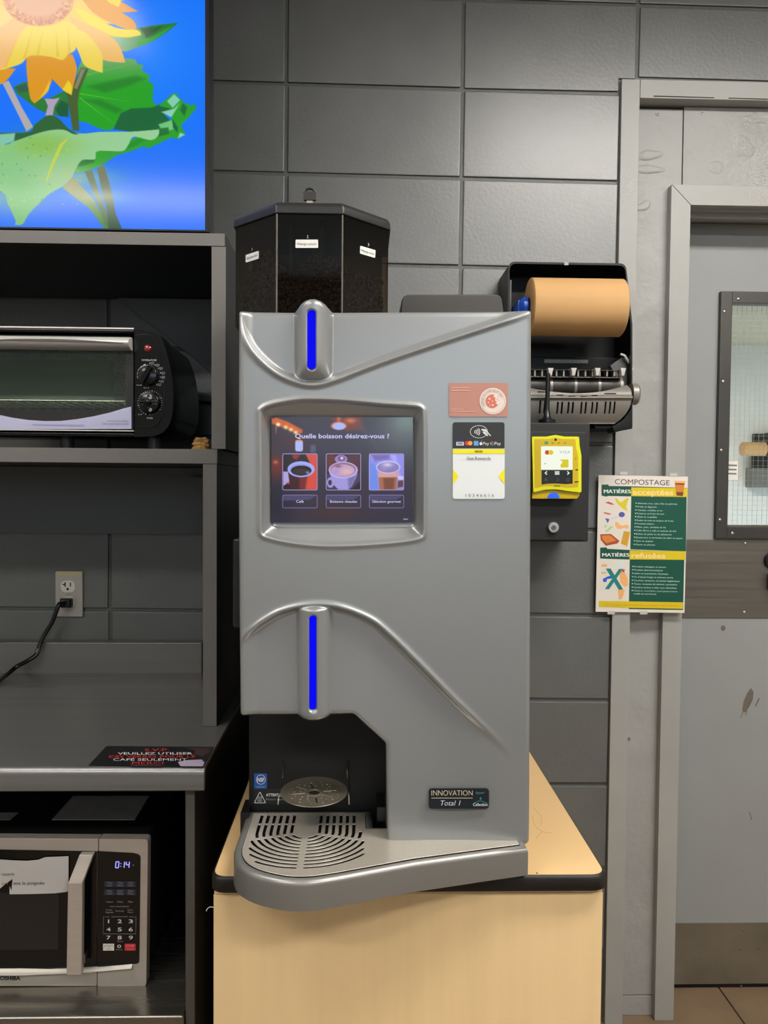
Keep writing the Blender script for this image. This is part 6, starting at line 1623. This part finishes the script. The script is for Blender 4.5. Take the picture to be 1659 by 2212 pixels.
# ================================================================== COMPOST POSTER
YQp = 1.885
po = thing('compost_poster', 'white, green and yellow compost poster taped to the door frame', 'poster', P(1382, 1322, YQp))
cor = [(1293, 1026), (1486, 1029.5), (1478.5, 1324), (1286.5, 1321.5)]
MB().prism([P(a, b_, YQp) for a, b_ in cor], (0, 0.0015, 0)).build('sheet', mat('poster_white', (228, 220, 210), 0.4), po, smooth=False)
z6 = 260 / 1659.0
pp_ = on_plane(YQp, 0.0002)
pz = Print(lambda x_, y_, layer=1: pp_(1260 + x_ * z6, 1000 + y_ * z6, layer))
M_pg, M_py, M_pc, M_pt = mat('poster_green', (4, 76, 60), 0.45), mat('poster_yellow', (214, 192, 20), 0.45), mat('poster_cream', (250, 214, 150), 0.45), mat('poster_text', (176, 214, 200), 0.5)
pz.text('COMPOSTAGE', 435, 292, 74, mat('poster_grey', (84, 82, 84), 0.5), 755, slope=0.022)
pz.poly([(252, 300), (345, 298), (352, 318), (660, 322), (1430, 345), (1425, 470), (1415, 1215), (1395, 1218), (648, 1190), (662, 462), (340, 455), (320, 465), (252, 450)], M_pg, 1)
pz.poly([(662, 336), (1436, 350), (1432, 470), (660, 458)], M_py, 2)
pz.text('MATIÈRES', 288, 416, 52, mat('poster_pale', (236, 240, 232), 0.5), 370, slope=0.004, layer=3.6).text('MATIÈRES', 282, 416, 52, mat('poster_pale', (236, 240, 232), 0.5), 370, slope=0.004, bold=0.015, layer=3).text('acceptées', 682, 437, 78, M_pc, 560, slope=0.012, bold=0.025, layer=3)
pz.poly([(232, 1168), (320, 1164), (330, 1184), (640, 1200), (1395, 1218), (1375, 2028), (628, 2014), (640, 1332), (232, 1318)], M_pg, 1).poly([(638, 1206), (1412, 1218), (1408, 1336), (636, 1330)], M_py, 2)
pz.text('MATIÈRES', 266, 1290, 50, mat('poster_pale'), 370, slope=0.004, layer=3.6).text('MATIÈRES', 260, 1290, 50, mat('poster_pale'), 370, slope=0.004, bold=0.015, layer=3).text('refusées', 662, 1308, 74, M_pc, 470, slope=0.012, bold=0.025, layer=3)
acc = [('Aliments crus, cuits, frits ou périmés', 1295, 566), ('Fruits et légumes', 1012, 612), ('Viandes, volailles et os', 1090, 660), ('Poissons et fruits de mer', 1118, 706), ('Œufs et coquilles', 1015, 752), ('Écales de noix et noyaux de fruits', 1244, 800), ('Produits laitiers', 975, 846),
       ('Pâtes, pain, céréales et riz', 1138, 892), ('Café, filtres à café et sachets de thé', 1280, 940), ('Boîtes de pizza ou de pâtisserie', 1216, 988), ('Essuie-tout et serviettes de table en papier', 1372, 1036), ('Sacs en papier', 968, 1084), ('Fleurs et plantes', 990, 1134)]
for k, (s, xe_, y_) in enumerate(acc):
    xb = 748 - k * 2.2
    pz.poly(circle(xb - 19, y_ - 12, 9, n=10), M_pt, 2).text(s, xb, y_, 22, M_pt, xe_ - xb, slope=0.02, bold=0.012)
ref = [('Produits ménagers et savons', 1140, 1438), ('Produits pharmaceutiques', 1096, 1484), ('Litière et excréments d’animaux', 1172, 1532), ('Os d’équarrissage et animaux morts', 1238, 1580), ('Couches, tampons, serviettes hygiéniques', 1328, 1628), ('Tissus, mousses de séchoir, poussière', 1292, 1676), ('Cendres (même si elles sont refroidies)', 1284, 1724), ('Matières recyclables (sauf papier/carton', 1296, 1770)]
for k, (s, xe_, y_) in enumerate(ref):
    xb = 700 - k * 1
    pz.poly(circle(xb - 18, y_ - 12, 9, n=10), M_pt, 2).text(s, xb, y_, 22, M_pt, xe_ - xb, slope=0.02, bold=0.012)
pz.text('souillé de nourriture)', 694, 1812, 22, M_pt, 310, slope=0.02, bold=0.012)
pz.poly([(216, 1902), (632, 1908), (1376, 1922), (1370, 2012), (628, 1998), (212, 1980)], M_py, 3).text('Tous les sacs qui ne sont pas en papier sont interdits', 276, 1966, 30, mat('poster_orange', (226, 120, 30), 0.5), 1045, slope=0.014, layer=4)
M_bin, M_bind = mat('bin_orange', (206, 128, 44), 0.5), mat('bin_brown', (112, 58, 34), 0.5)
pz.poly([(1254, 244), (1412, 250), (1396, 290), (1270, 284)], mat('bin_rim', (236, 172, 110), 0.5), 3).poly([(1262, 278), (1398, 284), (1372, 456), (1286, 450)], M_bin, 3).poly([(1268, 276), (1396, 282), (1392, 302), (1272, 296)], M_bind, 4).poly([(1280, 400), (1382, 404), (1372, 456), (1288, 450)], M_bind, 4)
M_rd, M_lm, M_vi, M_or = mat('print_red', (196, 70, 66), 0.5), mat('print_lemon', (216, 200, 30), 0.5), mat('print_violet', (82, 84, 160), 0.5), mat('print_orange', (240, 178, 110), 0.5)
pz.poly([(298, 546), (350, 534), (400, 556), (428, 576), (380, 574), (330, 556)], M_rd).poly([(272, 676), (330, 688), (390, 702), (360, 712), (300, 698)], M_rd)
pz.poly([(436, 484), (470, 492), (510, 545), (560, 520), (600, 482), (632, 480), (600, 560), (590, 620), (618, 664), (560, 640), (510, 600), (460, 550)], M_lm)
pz.poly(circle(530, 712, 42, 36), M_vi).poly([(380, 766), (486, 728), (492, 742), (386, 782)], mat('print_lilac', (206, 204, 222), 0.5)).poly([(300, 762), (358, 772), (352, 800), (332, 832), (322, 796)], M_vi)
pz.poly([(440, 820), (468, 812), (500, 850), (548, 866), (600, 848), (628, 868), (612, 912), (560, 890), (520, 908), (470, 908), (440, 870)], M_or)
for k in range(22): pz.poly(circle(300 + (k * 53) % 96, 864 + (k * 37) % 80, 11, n=8), mat('print_lettuce', (176, 212, 150), 0.5), 1 + 0.1 * k)
pz.poly([(234, 984), (380, 978), (500, 1076), (470, 1110), (310, 1142), (240, 1060)], mat('print_brick', (168, 70, 44), 0.5)).poly([(254, 1000), (372, 996), (456, 1070), (320, 1108), (262, 1050)], mat('print_pizza', (214, 130, 50), 0.5), 2).poly([(560, 940), (646, 952), (606, 1148), (516, 1112)], mat('print_ochre', (206, 156, 40), 0.5))
M_x = mat('print_teal', (22, 124, 122), 0.5)
pz.poly([(496, 1500), (560, 1490), (610, 1580), (616, 1690), (570, 1710), (510, 1650)], M_or).poly([(536, 1470), (572, 1466), (564, 1506), (540, 1500)], M_rd)
pz.poly([(310, 1456), (376, 1456), (550, 1744), (490, 1748)], M_x, 2).poly([(492, 1462), (548, 1460), (356, 1740), (298, 1738)], M_x, 3)
pz.poly([(268, 1600), (340, 1562), (400, 1556), (400, 1592), (330, 1600), (316, 1642), (276, 1640)], mat('print_blue', (40, 96, 200), 0.5), 1).poly([(250, 1396), (326, 1396), (326, 1430), (250, 1430)], M_or).poly([(246, 1504), (318, 1502), (318, 1526), (250, 1528)], mat('print_tan', (216, 186, 130), 0.5))
pz.poly([(476, 1748), (572, 1752), (560, 1800), (530, 1880), (490, 1880)], M_or).poly(circle(508, 1396, 64, 46), mat('print_mist', (214, 226, 222), 0.5))
pz.done('print', po)
for k, (x_, y_) in enumerate(((1347, 1023), (1455, 1026), (1390, 1324), (1320, 1324))):
    a, b_ = P(x_ - 8, y_ - 4, YQp), P(x_ + 8, y_ + 3, YQp)
    MB().box(a.x, b_.x, YQp - 0.0012, YQp - 0.0007, b_.z, a.z).build('tape', mat('clear_tape', (196, 194, 188), 0.25), po, smooth=False)

# ================================================================== beyond the door glass
D2 = HY - 0.005
f0 = P(1636, 990, D2)
fd = thing('towel_dispenser', 'black paper towel dispenser on the far wall, seen through the door glass', 'dispenser', f0)
MB().box(f0.x - 0.05, f0.x + 0.20, D2 - 0.03, D2, f0.z - 0.22, f0.z + 0.20).build('back', M_dsp, fd, bevel=0.006)
MB().ell((f0.x + 0.09, D2 - 0.03, f0.z + 0.12), 0.14, 0.09, 0.09, 20, 10, top=math.pi / 2, bot=0).build('hood', M_dsp, fd)
MB().box(f0.x - 0.10, f0.x + 0.20, D2 - 0.12, D2, f0.z - 0.24, f0.z - 0.08).build('housing', mat('far_grey', (96, 96, 92), 0.5), fd, bevel=0.01)
r2 = P(1622, 970, D2 - 0.20)
rl2 = thing('paper_towel_roll', 'brown paper towel roll on the far dispenser, seen through the door glass', 'paper roll', r2)
MB().tube([(r2.x - 0.07, D2 - 0.20, r2.z), (r2.x + 0.11, D2 - 0.20, r2.z)], 0.055, 24).build('paper', M_roll, rl2)
